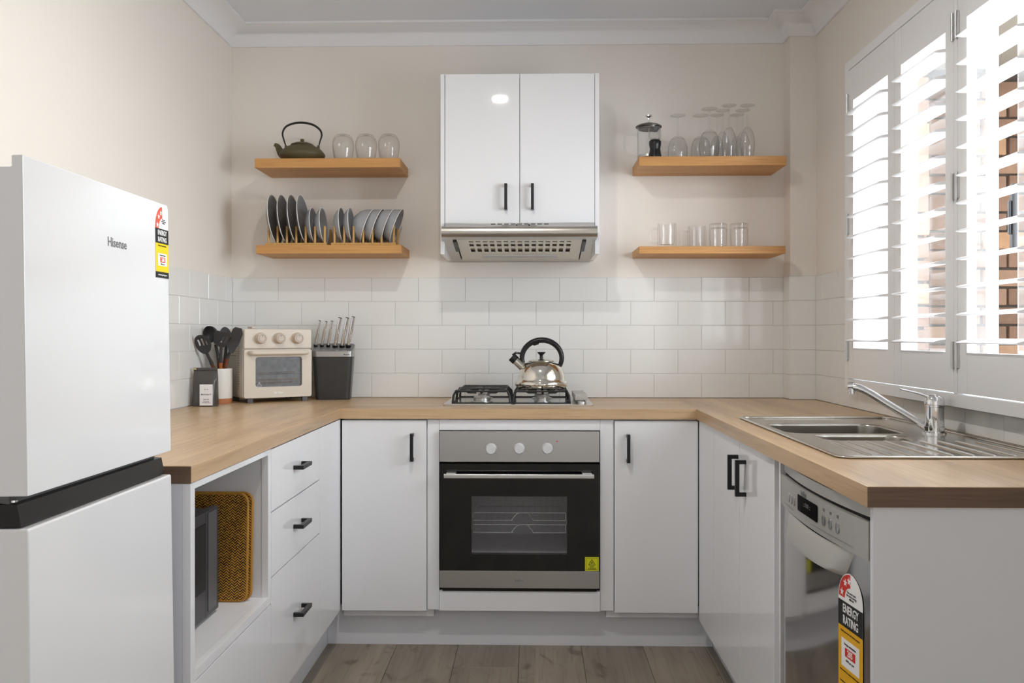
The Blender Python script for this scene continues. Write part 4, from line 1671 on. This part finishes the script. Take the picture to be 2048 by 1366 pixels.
b = B().box(wx0 - 0.006, wx1 + 0.006, 0.0095, 0.0112, wz0 - 0.006, wz1 + 0.006)
part('cavity_wall', b, M('dark speckled cavity', rgb(132, 136, 138), 0.4, metal=0.2, vary=0.5, vscale=60), dr)
b = B()
for z, x1_ in ((0.1220, 0.212), (0.0930, 0.228), (0.1150, 0.240), (0.0800, 0.20)):
    b.cyl((wx0 + 0.002, 0.0082, z), (x1_, 0.0070, z + 0.002), 0.0014, 6)
part('wire_rack', b, m_chrome, dr)
b = B()
tri = [(0.054, 0.068), (0.074, 0.068), (0.064, 0.084)]
for k in range(3):
    a_, c_ = tri[k], tri[(k + 1) % 3]
    b.cyl((a_[0], 0.0035, a_[1]), (c_[0], 0.0035, c_[1]), 0.0006, 6)
b.cyl((0.064, 0.0035, 0.071), (0.064, 0.0035, 0.079), 0.0009, 6)
part('warning_symbol', b, m_whitei, dr)
part('lettering', text_b('Bo Nox', 0.0115, bold=0.0004).xform(frame_mat((0.143, -0.0003, 0.0400), (1, 0, 0), (0, 0, 1))), m_whitei, dr)
b = B().tube(smooth_path([(0.026, 0.0, 0.203), (0.030, -0.020, 0.203), (0.045, -0.026, 0.203), (0.140, -0.027, 0.203), (0.240, -0.026, 0.203), (0.255, -0.020, 0.203), (0.259, 0.0, 0.203)], 5),
             0.0090, 12)
part('door_handle', b, m_cream, dr, sharp=60)
for fx_, fy_ in ((0.030, 0.018), (0.258, 0.018), (0.030, 0.215), (0.258, 0.215)):
    part('foot', B().box(fx_ - 0.011, fx_ + 0.011, fy_ - 0.008, fy_ + 0.010, 0.0, TZ0 + 0.001, 0.001), m_grayp, t)
part('top_vent', B().box(0.050, 0.066, 0.06, 0.12, TZ1, TZ1 + 0.010, 0.003), m_creamk, t)

# ------------------------------------------------------------------ knife block and knives
t = thing('knife_block', 'dark grey knife block with a steel collar beside the cream toaster oven', 'knife block', (-0.8480, 3.7950, ZT), math.radians(6))
vs = []
n_ = 24


def blk(z, w0, y0, y1, r):
    return [(p[0], p[1], z) for p in rrect(-w0, w0, y0, y1, r, 5)]


rings = [blk(0.0, 0.0700, 0.004, 0.092, 0.018), blk(0.004, 0.0730, 0.001, 0.095, 0.020), blk(0.1830, 0.0850, -0.006, 0.104, 0.022)]
n_ = len(rings[0])


def loft(rings_, cap=True):
    vs_, fs_ = [], []
    for r in rings_:
        vs_ += r
    nn = len(rings_[0])
    for i_ in range(len(rings_) - 1):
        for k_ in range(nn):
            fs_.append((i_ * nn + k_, i_ * nn + (k_ + 1) % nn, (i_ + 1) * nn + (k_ + 1) % nn, (i_ + 1) * nn + k_))
    if cap:
        fs_.append(tuple(range(nn))[::-1])
        fs_.append(tuple((len(rings_) - 1) * nn + k_ for k_ in range(nn)))
    return B().add(vs_, fs_)


part('block_body', loft(rings), m_block, t, sharp=50)
c0 = blk(0.1832, 0.0862, -0.0075, 0.1055, 0.022)
c1 = [(p[0] * 1.02, p[1], 0.2060 + max(0, (p[1] + 0.0075)) * 0.27) for p in c0]
part('collar', loft([c0, c1]), m_steel, t, sharp=50)
c2 = [(p[0] * 0.96, p[1] * 0.96 + 0.002, p[2] + 0.0008) for p in c1]
c3 = [(p[0] * 0.96, p[1] * 0.96 + 0.002, p[2] + 0.0016) for p in c1]
part('block_top', loft([c2, c3]), M('mid grey plastic', rgb(120, 120, 122), 0.35), t)
part('lettering', text_b('Baccarat', 0.0075, bold=0.0002).xform(frame_mat((0.060, -0.0085, 0.1920), (1, 0, 0), (0, 0, 1))), m_ink, t)
KN = [(-0.931, 1.130, -0.910, 1.236, 0.0062), (-0.904, 1.130, -0.882, 1.232, 0.0064), (-0.877, 1.130, -0.857, 1.234, 0.0064),
      (-0.847, 1.128, -0.822, 1.248, 0.0088), (-0.8175, 1.128, -0.791, 1.248, 0.0090), (-0.7900, 1.130, -0.765, 1.252, 0.0088)]
klab = ['slim steel-handled knife at the toaster end of the knife block', 'second slim steel-handled knife from the toaster oven',
        'third slim steel-handled knife from the toaster oven', 'thick steel-handled knife next to the slim ones in the block',
        'middle one of the three thick steel-handled knives in the block', 'thick steel-handled knife at the end away from the toaster oven']
for (xa, za, xb, zb_, r), lb in zip(KN, klab):
    k = thing('knife', lb, 'knife', (xa, 3.842, za), group='knives in the block', world=True)
    dx, dz = xb - xa, zb_ - za
    b = B().tube([(xa, 3.842, za), (xa + dx * 0.25, 3.838, za + dz * 0.25), (xa + dx * 0.6, 3.833, za + dz * 0.6), (xb, 3.828, zb_)], [r * 0.75, r, r * 1.08, r * 0.95], 12)
    part('handle', b, m_chrome, k, sharp=60)
    part('bolster', B().tube([(xa - dx * 0.12, 3.846, za - 0.018), (xa + dx * 0.03, 3.8415, za + 0.004)], [r * 0.9, r * 1.45], 12), m_blackp, k)
    part('end_cap', B().tube([(xb, 3.828, zb_), (xb + dx * 0.02, 3.8278, zb_ + 0.002)], [r * 0.97, r * 0.85], 12), m_blackp, k)

# ------------------------------------------------------------------ crock, utensils, coffee bag
CX, CY = -1.266, 3.610
t = thing('utensil_crock', 'white ceramic utensil crock with a tan base behind the coffee bag', 'crock', (CX, CY, ZT))
part('crock_wall', B().lathe([(0.0500, 0.020), (0.0510, 0.024), (0.0510, 0.136), (0.0500, 0.140), (0.0480, 0.140), (0.0470, 0.136), (0.0470, 0.012), (0, 0.012)], 48),
     m_crock, t)
part('crock_base', B().lathe([(0, 0.0), (0.0470, 0.0), (0.0490, 0.003), (0.0500, 0.020), (0, 0.020)], 48), m_terra, t)


def utensil(name, lab_, foot, neck, tip, head, hm):
    """handle from foot up to neck, silicone from neck to tip; head(b, frame) adds the working end"""
    root = thing(name, lab_, name.replace('_', ' '), foot, group=None, world=True)
    f, n2, t2 = Vector(foot), Vector(neck), Vector(tip)
    part('handle', B().tube([f, (f + n2) / 2, n2], [0.0065, 0.0085, 0.0075], 10), hm, root)
    b_ = B().tube([n2 - (n2 - f).normalized() * 0.002, (n2 * 0.6 + t2 * 0.4), t2], [0.0085, 0.0060, 0.0060], 10)
    head(b_)
    part('head', b_, m_charc, root, sharp=50)
    return root


def blade(b_, base, up, right, outline, thick=0.003, holes=(), cup=0.0):
    """flat paddle: outline (x along right, y along up) from base, optional slots, dished by cup"""
    base, up, right = Vector(base), Vector(up).normalized(), Vector(right)
    right = (right - up * right.dot(up)).normalized()
    nn = right.cross(up)
    bm2 = bmesh.new()
    ed = []
    for loop in [outline] + list(holes):
        vv = [bm2.verts.new((p[0], p[1], 0)) for p in loop]
        for i_ in range(len(vv)):
            ed.append(bm2.edges.new((vv[i_], vv[(i_ + 1) % len(vv)])))
    bmesh.ops.triangle_fill(bm2, use_beauty=True, edges=ed)
    bmesh.ops.subdivide_edges(bm2, edges=[e_ for e_ in bm2.edges if e_.calc_length() > 0.02], cuts=1, use_grid_fill=True)
    bmesh.ops.triangulate(bm2, faces=bm2.faces[:])
    rr = bmesh.ops.extrude_face_region(bm2, geom=bm2.faces[:])
    top = [g_ for g_ in rr['geom'] if isinstance(g_, bmesh.types.BMVert)]
    for v_ in top:
        v_.co.z += thick
    ymid = sum(p[1] for p in outline) / len(outline)
    for v_ in bm2.verts:
        v_.co.z += cup * (v_.co.x ** 2 + (v_.co.y - ymid) ** 2)
    for v_ in bm2.verts:
        v_.co = base + right * v_.co.x + up * v_.co.y + nn * v_.co.z
    b_.bm(bm2)
    bm2.free()


def spoon_out(wd, ln):
    return [(wd / 2 * math.sin(a) * (1.0 if math.cos(a) < 0 else 0.88 + 0.12 * abs(math.sin(a))), ln / 2 - ln / 2 * math.cos(a))
            for a in [2 * PI * k / 28 for k in range(28)]]


def slot(x0, x1, y0, y1, sk=0.0):
    return [(x0, y0), (x0 + sk, y1), (x1 + sk, y1), (x1, y0)]


# slotted spoon (leaning to the left wall, toward the camera)
foot = (-1.254, 3.645, ZT + 0.03)
neck = (-1.278, 3.556, 1.062)
tip = (-1.287, 3.520, 1.108)


def head(b_):
    u_ = (Vector((-1.290, 3.460, 1.190)) - Vector(tip))
    blade(b_, tip, u_, (1, 0.12, 0), spoon_out(0.062, 0.092), 0.003,
          [slot(-0.017, -0.010, 0.034, 0.066, -0.002), slot(-0.003, 0.004, 0.034, 0.070, -0.002), slot(0.011, 0.017, 0.036, 0.056, -0.002)], 5.0)


utensil('slotted_spoon', 'charcoal slotted spoon with brown handle, the front one leaning left', foot, neck, tip, head, m_hand)
foot = (-1.262, 3.618, ZT + 0.03)
neck = (-1.264, 3.596, 1.078)
tip = (-1.274, 3.588, 1.138)


def head(b_):
    # ladle: hemispherical bowl opening toward the wall
    m_ = Matrix.Translation((-1.288, 3.562, 1.178)) @ Matrix.Rotation(math.radians(100), 4, 'X') @ Matrix.Rotation(math.radians(-20), 4, 'Y')
    pr_ = [(0.034 * math.sin(PI / 2 * k / 8), -0.030 * math.cos(PI / 2 * k / 8)) for k in range(9)]
    pr_ += [(0.0318 * math.sin(PI / 2 * k / 8), -0.028 * math.cos(PI / 2 * k / 8)) for k in range(8, -1, -1)]
    b_.lathe(pr_, 24, mat=m_)


utensil('ladle', 'charcoal round ladle with brown handle behind the slotted spoon', foot, neck, tip, head, m_hand)
foot = (-1.262, 3.622, ZT + 0.03)
neck = (-1.249, 3.574, 1.068)
tip = (-1.241, 3.560, 1.128)


def head(b_):
    u_ = (Vector((-1.222, 3.542, 1.192)) - Vector(tip))
    blade(b_, tip, u_, (1, 0.10, 0), [(-0.010, 0), (0.008, 0), (0.036, 0.026), (0.050, 0.060), (0.040, 0.066), (-0.026, 0.064), (-0.036, 0.052), (-0.030, 0.010)], 0.003,
          [slot(-0.007, -0.001, 0.018, 0.046, 0.008), slot(0.006, 0.012, 0.020, 0.048, 0.008), slot(0.019, 0.024, 0.026, 0.050, 0.008)], 1.0)


utensil('slotted_turner', 'charcoal slotted turner with an orange brown handle, facing forward', foot, neck, tip, head, m_hand2)
foot = (-1.270, 3.630, ZT + 0.03)
neck = (-1.252, 3.640, 1.080)
tip = (-1.250, 3.645, 1.140)


def head(b_):
    u_ = (Vector((-1.262, 3.655, 1.208)) - Vector(tip))
    blade(b_, tip, u_, (1, 0.5, 0), spoon_out(0.046, 0.068), 0.004, (), 5.0)


utensil('serving_spoon', 'small charcoal spoon half hidden behind the slotted turner', foot, neck, tip, head, m_hand)
foot = (-1.262, 3.600, ZT + 0.03)
neck = (-1.226, 3.588, 1.085)
tip = (-1.214, 3.582, 1.105)


def head(b_):
    u_ = (Vector((-1.178, 3.560, 1.210)) - Vector(tip))
    blade(b_, tip, u_, (0.65, 0.75, 0), [(-0.006, 0), (0.008, 0), (0.028, 0.045), (0.030, 0.085), (0.018, 0.108), (-0.010, 0.112), (-0.018, 0.104), (-0.022, 0.06), (-0.018, 0.025)], 0.005, (), 2.0)


utensil('spatula', 'charcoal solid spatula leaning right toward the toaster oven', foot, neck, tip, head, m_hand)

t = thing('coffee_bag', 'dark foil coffee bag with a white label in front of the utensil crock', 'bag', (-1.265, 3.455, ZT + 0.0005), math.radians(4))
prof_b = []
NZ_, NX_ = 12, 10
vs, fs = [], []
hw = 0.0445
for side in (0, 1):
    for i_ in range(NZ_ + 1):
        z = 0.144 * i_ / NZ_
        f_ = z / 0.144
        dep = 0.030 * (1 - f_ ** 3) * (0.92 + 0.08 * math.sin(7 * f_)) + 0.0025
        for j_ in range(NX_ + 1):
            x0 = -hw + 2 * hw * j_ / NX_
            e = 1 - (abs(x0) / hw) ** 6 * 0.35
            y0 = (-dep if side == 0 else dep) * e + 0.0012 * math.sin(40 * x0 + 60 * z)
            vs.append((x0 * (1 - 0.02 * math.sin(PI * f_)), y0, z))
W = NX_ + 1
for i_ in range(NZ_):
    for j_ in range(NX_):
        a = i_ * W + j_
        fs.append((a, a + 1, a + 1 + W, a + W))
        c = (NZ_ + 1) * W + a
        fs.append((c, c + W, c + 1 + W, c + 1))
H = (NZ_ + 1) * W
for i_ in range(NZ_):
    for j_ in (0, NX_):
        a = i_ * W + j_
        fs.append((a, a + W, a + W + H, a + H))
for j_ in range(NX_):
    for i_ in (0, NZ_):
        a = i_ * W + j_
        fs.append((a, a + H, a + 1 + H, a + 1))
part('bag_body', B().add(vs, fs), m_bag, t, sharp=60)
part('folded_top', B().box(-0.0465, 0.0455, -0.0085, 0.003, 0.1375, 0.1480, 0.0025), m_bag, t)
part('tin_tie', B().box(-0.0445, -0.0330, -0.0100, -0.0080, 0.1405, 0.1460), M('pale tie', rgb(206, 200, 140), 0.5), t)
lb = part('label', B().box(-0.0130, 0.0360, -0.0350, -0.0335, 0.0040, 0.0850), m_paper, t, label='white paper label')
m4 = frame_mat((0.0115, -0.0352, 0), (1, 0, 0), (0, 0, 1))
for s_, sz, zz, mt in (('o  o', 0.008, 0.066, m_inkg), ('MOCHA-17', 0.0078, 0.046, m_ink), ('single origin', 0.0045, 0.028, m_inkg), ('whole beans', 0.0045, 0.021, m_inkg),
                       ('net weight 250 g', 0.0045, 0.0150, m_inkg)):
    bb = text_b(s_, sz, bold=0.0001)
    bb.v = [(p[0], p[1] + zz, p[2]) for p in bb.v]
    part('lettering', bb.xform(m4), mt, lb)

# ------------------------------------------------------------------ teapot
t = thing('cast_iron_teapot', 'olive cast iron teapot with a tall dark hoop handle on the upper shelf', 'teapot', (-0.978, 3.800, SU + 0.0005))
prof_t = [(0, 0), (0.072, 0), (0.080, 0.006), (0.094, 0.022), (0.0965, 0.030), (0.0950, 0.036), (0.0920, 0.039), (0.088, 0.044), (0.074, 0.058), (0.056, 0.068),
          (0.050, 0.070), (0.050, 0.0715), (0, 0.0715)]
b = B()
seg = 72
vs, fs, rings = [], [], []
for r, z in prof_t:
    if r < 1e-6:
        rings.append([len(vs)])
        vs.append((0, 0, z))
    else:
        ring = []
        for k in range(seg):
            a = 2 * PI * k / seg
            rr = r * (1 + (0.012 if (k % 2 == 0 and 0.042 < z < 0.066) else 0))
            ring.append(len(vs))
            vs.append((rr * math.cos(a), rr * math.sin(a) * 0.88, z))
        rings.append(ring)
for a_, c_ in zip(rings[:-1], rings[1:]):
    for k in range(seg):
        k2 = (k + 1) % seg
        if len(a_) == 1:
            fs.append((a_[0], c_[k2], c_[k]))
        elif len(c_) == 1:
            fs.append((a_[k], a_[k2], c_[0]))
        else:
            fs.append((a_[k], a_[k2], c_[k2], c_[k]))
part('pot_body', B().add(vs, fs), m_teapot, t, sharp=50)
part('lid', B().lathe([(0.0490, 0.0716), (0.0470, 0.0760), (0.0300, 0.0830), (0.008, 0.0870), (0, 0.0872)], 48), m_teapot, t)
part('lid_knob', B().lathe([(0, 0.0865), (0.0040, 0.0870), (0.0075, 0.0905), (0.0085, 0.0945), (0.0070, 0.0990), (0, 0.1010)], 24), m_teapot, t)
part('spout', B().tube(smooth_path([(-0.066, 0, 0.030), (-0.086, 0, 0.036), (-0.098, 0, 0.055), (-0.106, 0, 0.070), (-0.118, 0, 0.0765)], 5),
                       [0.021 - 0.0135 * (k / 20) for k in range(21)], 14), m_teapot, t, sharp=60)
hp = smooth_path([(-0.068, 0, 0.066), (-0.078, 0, 0.095), (-0.084, 0, 0.125), (-0.070, 0, 0.152), (-0.036, 0, 0.1665), (0.004, 0, 0.1690), (0.046, 0, 0.1600),
                  (0.076, 0, 0.138), (0.083, 0, 0.115), (0.076, 0, 0.090), (0.070, 0, 0.066)], 5)
part('handle', B().tube(hp, [0.0026 + 0.0022 * math.sin(PI * k / (len(hp) - 1)) for k in range(len(hp))], 10), m_tpot_h, t, sharp=60)
b = B()
for sx_ in (-1, 1):
    b.box(sx_ * 0.069 - 0.005, sx_ * 0.069 + 0.005, -0.006, 0.006, 0.058, 0.072, 0.002)
part('handle_lug', b, m_teapot, t)

# ------------------------------------------------------------------ glassware


def glass_wall(outer, th=0.0016, foot=0.004):
    """upturned vessel: outer profile from the open mouth (z = 0) up to the closed end; returns a closed solid profile"""
    inner = [(max(r - th, 0.0), z) for r, z in outer if z <= outer[-1][1] - foot]
    zt = outer[-1][1] - foot
    return outer + [(0, zt)] + [p for p in reversed(inner)] if False else None


def lathe_solid(name, prof_, m_, parent, seg=36):
    return part(name, B().lathe(prof_, seg, close=False), m_, parent, sharp=40)


# stemless tumblers, upside down
t = thing('stemless_glass', 'upturned round clear stemless glass nearest the teapot', 'glass', (-0.797, 3.770, SU + 0.0005), group='stemless glasses on the upper left shelf')
o_ = [(0.0350, 0.0), (0.0400, 0.020), (0.0440, 0.045), (0.0455, 0.062), (0.0440, 0.080), (0.0380, 0.097), (0.0280, 0.108), (0.0200, 0.1105), (0, 0.1105)]
i_p = [(0, 0.1050), (0.0180, 0.1045), (0.0265, 0.1010), (0.0360, 0.0930), (0.0422, 0.0780), (0.0438, 0.0620), (0.0424, 0.0450), (0.0384, 0.0200), (0.0336, 0.0), (0.0350, 0.0)]
lathe_solid('bowl', o_ + i_p, m_glass, t)
dup(t, (-0.700, 3.770, SU + 0.0005), 'upturned round clear stemless glass in the middle of the three')
dup(t, (-0.604, 3.770, SU + 0.0005), 'upturned round clear stemless glass at the end away from the teapot')


def px2x(u, y):
    return y * math.tan(math.atan((u - 1024) / 1799.06) - 0.0228)


def stem_glass(name, lab_, cat, x_, y_, H_, bowl_o, stem_top, foot_r, grp):
    t_ = thing(name, lab_, cat, (x_, y_, RU + 0.0005), group=grp)
    th = 0.0012
    apex = bowl_o[-1][1]
    inn = [(max(r - th, 0.0), z) for r, z in bowl_o[:-2]] + [(0, apex - 0.006)]
    prof_ = inn[::-1] + [(bowl_o[0][0], 0.0)] + bowl_o[1:]
    prof_ += [(0.0032, apex + 0.010), (0.0030, H_ - 0.030), (0.0040, H_ - 0.012), (0.010, H_ - 0.006), (foot_r, H_ - 0.002), (foot_r, H_ - 0.0005), (foot_r - 0.002, H_), (0.006, H_ - 0.0010), (0, H_ - 0.0015)]
    lathe_solid('bowl', prof_, m_glass, t_, 32)
    return t_


wine_o = [(0.0335, 0.0), (0.0385, 0.020), (0.0415, 0.045), (0.0415, 0.065), (0.0375, 0.088), (0.0280, 0.107), (0.0140, 0.118), (0.0050, 0.1215)]
w1 = stem_glass('wine_glass', 'upturned wine glass standing alone beside the coffee press', 'wine glass', 0.6235, 3.878, 0.2090, wine_o, 0, 0.0335, 'upturned wine glasses')
dup(w1, (0.7220, 3.878, RU + 0.0005), 'upturned wine glass tucked behind the tallest-looking wine glass')
dup(w1, (0.7360, 3.765, RU + 0.0005), 'upturned wine glass at the shelf front next to the flutes')
fl_o = [(0.0235, 0.0), (0.0275, 0.025), (0.0300, 0.050), (0.0285, 0.078), (0.0225, 0.102), (0.0130, 0.120), (0.0070, 0.127), (0.0040, 0.130)]
f1 = stem_glass('champagne_flute', 'upturned flute at the shelf front, the one nearer the wine glasses', 'champagne flute', px2x(1458, 3.737), 3.737, 0.2155, fl_o, 0, 0.0300, 'upturned champagne flutes')
for (u_, y_, lb_) in ((1494.9, 3.737, 'upturned flute at the shelf front, outermost toward the window'), (1445.3, 3.820, 'upturned flute in the middle row, nearer the wine glasses'),
                      (1485.7, 3.820, 'upturned flute in the middle row, nearer the window'), (1434.0, 3.900, 'upturned flute in the back row, nearer the wine glasses'),
                      (1473.6, 3.900, 'upturned flute in the back row, nearer the window')):
    dup(f1, (px2x(u_, y_), y_, RU + 0.0005), lb_)

# french press
t = thing('french_press', 'glass french press with a steel lid at the end of the shelf', 'coffee press', (0.4890, 3.800, RU + 0.0005))
part('beaker', B().lathe([(0, 0.003), (0.044, 0.003), (0.0470, 0.006), (0.0470, 0.130), (0.0490, 0.138), (0.0474, 0.138), (0.0454, 0.130), (0.0454, 0.008), (0.043, 0.006), (0, 0.006)], 40),
     m_glass, t)
m_presslid = M('dark brushed lid steel', (0.13, 0.12, 0.11, 1), 0.35, 0.9)
part('lid', B().lathe([(0, 0.140), (0.0420, 0.130), (0.0440, 0.1385), (0.0545, 0.1395), (0.0550, 0.1430), (0.0440, 0.1500), (0.020, 0.1570), (0, 0.1585)], 40), m_presslid, t)
part('plunger_knob', B().lathe([(0.0028, 0.158), (0.0028, 0.180), (0.006, 0.182), (0.0145, 0.1850), (0.0145, 0.1910), (0.010, 0.1930), (0, 0.1935)], 24), m_chrome, t)
b = B().lathe([(0, 0.012), (0.0440, 0.012), (0.0440, 0.022), (0, 0.024)], 36)
b.cyl((0, 0, 0.022), (0, 0, 0.158), 0.0022, 8)
part('plunger', b, m_satin, t)
part('handle', B().tube(smooth_path([(-0.046, 0, 0.108), (-0.070, 0, 0.110), (-0.092, 0, 0.110), (-0.100, 0, 0.095), (-0.100, 0, 0.050), (-0.090, 0, 0.030), (-0.066, 0, 0.020), (-0.046, 0, 0.012)], 4),
                       0.0050, 10), m_glass, t, sharp=60)
t = thing('coffee_jar', 'small waisted glass jar with a black lower half in front of the press', 'jar', (0.5070, 3.7350, RU + 0.0005))
part('jar_base', B().lathe([(0, 0), (0.0270, 0), (0.0270, 0.004), (0.0225, 0.030), (0.0215, 0.036), (0.0245, 0.052), (0.0250, 0.066), (0.0200, 0.072), (0, 0.074)], 32), m_blackp, t, sharp=60)
part('jar_glass', B().lathe([(0, 0.0745), (0.0220, 0.0745), (0.0240, 0.078), (0.0245, 0.110), (0.0230, 0.122), (0.0215, 0.122), (0.0228, 0.110), (0.0223, 0.080), (0, 0.0780)], 32), m_glass, t)
part('jar_lid', B().lathe([(0, 0.106), (0.010, 0.108), (0.0170, 0.118), (0.0190, 0.1225), (0.0205, 0.126), (0, 0.128)], 32), m_grayp, t)

# glass mugs, double walled
t = thing('glass_mug', 'taller clear double-walled glass mug at the start of the lower shelf', 'mug', (0.5600, 3.765, RL + 0.0005), group='glass mugs on the lower right shelf')
o_ = [(0, 0.0), (0.0330, 0.0), (0.0380, 0.004), (0.0390, 0.012), (0.0390, 0.080), (0.0370, 0.098), (0.0350, 0.1000)]
i_p = [(0.0335, 0.0985), (0.0320, 0.085), (0.0320, 0.022), (0.0280, 0.012), (0, 0.010)]
lathe_solid('mug_wall', o_ + i_p, m_glass, t)
part('handle', B().tube(smooth_path([(-0.037, 0, 0.076), (-0.055, 0, 0.078), (-0.066, 0, 0.070), (-0.069, 0, 0.045), (-0.064, 0, 0.022), (-0.052, 0, 0.016), (-0.037, 0, 0.018)], 4), 0.0042, 10),
     m_glass, t, sharp=60)
dup(t, (0.7020, 3.860, RL + 0.0005), 'clear double-walled glass mug set back beside the tumblers')
t = thing('glass_tumbler', 'upturned thick-based glass tumbler next to the glass mugs', 'tumbler', (0.7760, 3.780, RL + 0.0005), group='upturned tumblers on the lower right shelf')
o_ = [(0.0340, 0.0), (0.0365, 0.030), (0.0375, 0.076), (0.0345, 0.086), (0.0360, 0.0900), (0.0360, 0.0985), (0.0340, 0.1000), (0, 0.0990)]
i_p = [(0, 0.0835), (0.0320, 0.082), (0.0350, 0.074), (0.0342, 0.030), (0.0318, 0.0), (0.0340, 0.0)]
lathe_solid('tumbler_wall', o_ + i_p, m_glass, t)
dup(t, (0.8630, 3.780, RL + 0.0005), 'upturned thick-based glass tumbler outermost on the lower shelf')

# ------------------------------------------------------------------ plate racks, plates, bowls
px_ = [-1.120, -1.082, -1.042, -1.002, -0.962, -0.922, -0.881, -0.839, -0.798, -0.758, -0.717, -0.678, -0.639, -0.587]
px_ = [v * 0.9895 for v in px_]
for grp_, lb_ in ((px_[:7], 'bamboo plate rack holding the large grey plates'), (px_[7:], 'bamboo plate rack holding the grey bowls')):
    t = thing('plate_rack', lb_, 'plate rack', ((grp_[0] + grp_[-1]) / 2, 3.81, SL), group=None, world=True)
    x0, x1 = grp_[0] - 0.014, grp_[-1] + 0.010
    for yy in (3.755, 3.865):
        part('rack_rail', B().box(x0, x1, yy - 0.008, yy + 0.008, SL + 0.0002, SL + 0.0135, 0.002), m_bamboo, t)
    part('cross_bar', B().box(x0 + 0.004, x0 + 0.014, 3.763, 3.857, SL + 0.002, SL + 0.011), m_bamboo, t)
    part('cross_bar', B().box(x1 - 0.014, x1 - 0.004, 3.763, 3.857, SL + 0.002, SL + 0.011), m_bamboo, t)
    for xx in grp_:
        for yy in (3.755, 3.865):
            part('peg', B().cyl((xx, yy, SL + 0.013), (xx, yy, SL + 0.083), 0.0048, 12), m_bamboo, t)

plate_prof = [(0, 0.000), (0.045, 0.000), (0.062, 0.002), (0.085, 0.011), (0.104, 0.0195), (0.1045, 0.0212), (0.1035, 0.0222), (0.084, 0.0140), (0.062, 0.0060), (0.045, 0.0040), (0, 0.0040)]
small_prof = [(0, 0.000), (0.038, 0.000), (0.050, 0.004), (0.066, 0.016), (0.0765, 0.028), (0.0770, 0.0298), (0.0760, 0.0308), (0.064, 0.0205), (0.048, 0.0085), (0.036, 0.0045), (0, 0.0045)]
bowl_prof = [(0, 0.000), (0.030, 0.000), (0.034, 0.003), (0.052, 0.014), (0.066, 0.032), (0.0750, 0.056), (0.0775, 0.062), (0.0785, 0.0635), (0.0775, 0.0650), (0.0735, 0.056), (0.0640, 0.034), (0.050, 0.018),
             (0.030, 0.006), (0, 0.0055)]


def crockery(name, cat, prof_, rim, cx_, cz_, tilt, lab_, grp, mface, y_=3.805):
    """disc standing on edge, eating side toward +X; tilt = lean of the axis in degrees"""
    t_ = thing(name, lab_, cat, (cx_, y_, cz_), group=grp)
    m_ = Matrix.Rotation(math.radians(90 + tilt), 4, 'Y')
    part('dish', B().lathe(prof_, 56, mat=m_), mface, t_, sharp=60)
    r_, z_ = rim
    pts_ = [(m_ @ Vector((r_ * math.cos(2 * PI * k / 56), r_ * math.sin(2 * PI * k / 56), z_)))[:] for k in range(56)]
    part('rim', B().tube(pts_, 0.0017, 6, closed=True), m_rim, t_)
    return t_


big = [(-1.101, 'large dark grey dinner plate at the outer end of the rack'), (-1.060, 'second large dark grey dinner plate in the rack'), (-1.018, 'third large dark grey dinner plate in the rack'),
       (-0.978, 'large dinner plate with a bright face, last of the four big ones')]
p0 = None
base_z = SL + 0.0140
for k, (cx_, lb_) in enumerate(big):
    cx_ -= 0.004
    if p0 is None:
        p0 = crockery('dinner_plate', 'plate', plate_prof, (0.1043, 0.0214), cx_ - 0.012, base_z + 0.1015 * 1.0, -7.0, lb_, 'dinner plates in the rack', m_plate_d)
    else:
        dup(p0, (cx_ - 0.012, 3.805, base_z + 0.1015), lb_)
sm = [(-0.9335, 'small grey plate next to the big dinner plates'), (-0.8915, 'small grey plate before the gap in the racks'), (-0.8115, 'small grey plate just after the gap in the racks'),
      (-0.7720, 'small grey plate next to the bowls')]
p1 = None
for cx_, lb_ in sm:
    if p1 is None:
        p1 = crockery('side_plate', 'plate', small_prof, (0.0768, 0.0302), cx_ - 0.026, base_z + 0.0740, -5.0, lb_, 'small plates in the racks', m_plate)
    else:
        dup(p1, (cx_ - 0.026, 3.805, base_z + 0.0740), lb_)
bl = [(-0.699, 'grey stoneware bowl nearest the small plates'), (-0.660, 'second grey stoneware bowl from the small plates'), (-0.6130, 'third grey stoneware bowl from the small plates'),
      (-0.5760, 'grey stoneware bowl at the end of the row, inside visible')]
p2 = None
for cx_, lb_ in bl:
    ox = cx_ - 0.0635 * math.cos(math.radians(20))
    oz = base_z + 0.076 + 0.0635 * math.sin(math.radians(20)) * 0 + 0.018
    if p2 is None:
        p2 = crockery('bowl', 'bowl', bowl_prof, (0.0783, 0.0638), ox, oz, -0.0, lb_, 'bowls in the rack', m_plate)
        for ch in p2.children:
            for v_ in ch.data.vertices:
                v_.co = Matrix.Rotation(math.radians(20), 4, 'Y') @ v_.co
    else:
        dup(p2, (ox, 3.805, oz), lb_)

# ------------------------------------------------------------------ ceiling downlights (seen only as glints in the cabinet doors)
for (x0, y0, lb_) in ((-0.185, 2.08, 'round recessed ceiling downlight above the kitchen floor'),):
    t = thing('ceiling_downlight', lb_, 'ceiling light', (x0, y0, ZC), world=True)
    part('trim_ring', B().lathe([(0.040, ZC - 0.0005), (0.055, ZC - 0.0005), (0.054, ZC - 0.005), (0.042, ZC - 0.006), (0.040, ZC - 0.0005)], 32, (x0, y0, 0)), m_corn, t)
    dl = area('downlight_lamp', (x0, y0, ZC - 0.012), (0, 0, 0), 0.075, 0.075, 6, (1.0, 0.95, 0.88))
    dl.data.shape = 'DISK'
    part('diffuser', B().lathe([(0, ZC - 0.0035), (0.040, ZC - 0.0035), (0.040, ZC - 0.0015), (0, ZC - 0.0015)], 32, (x0, y0, 0)), m_lamp, t)
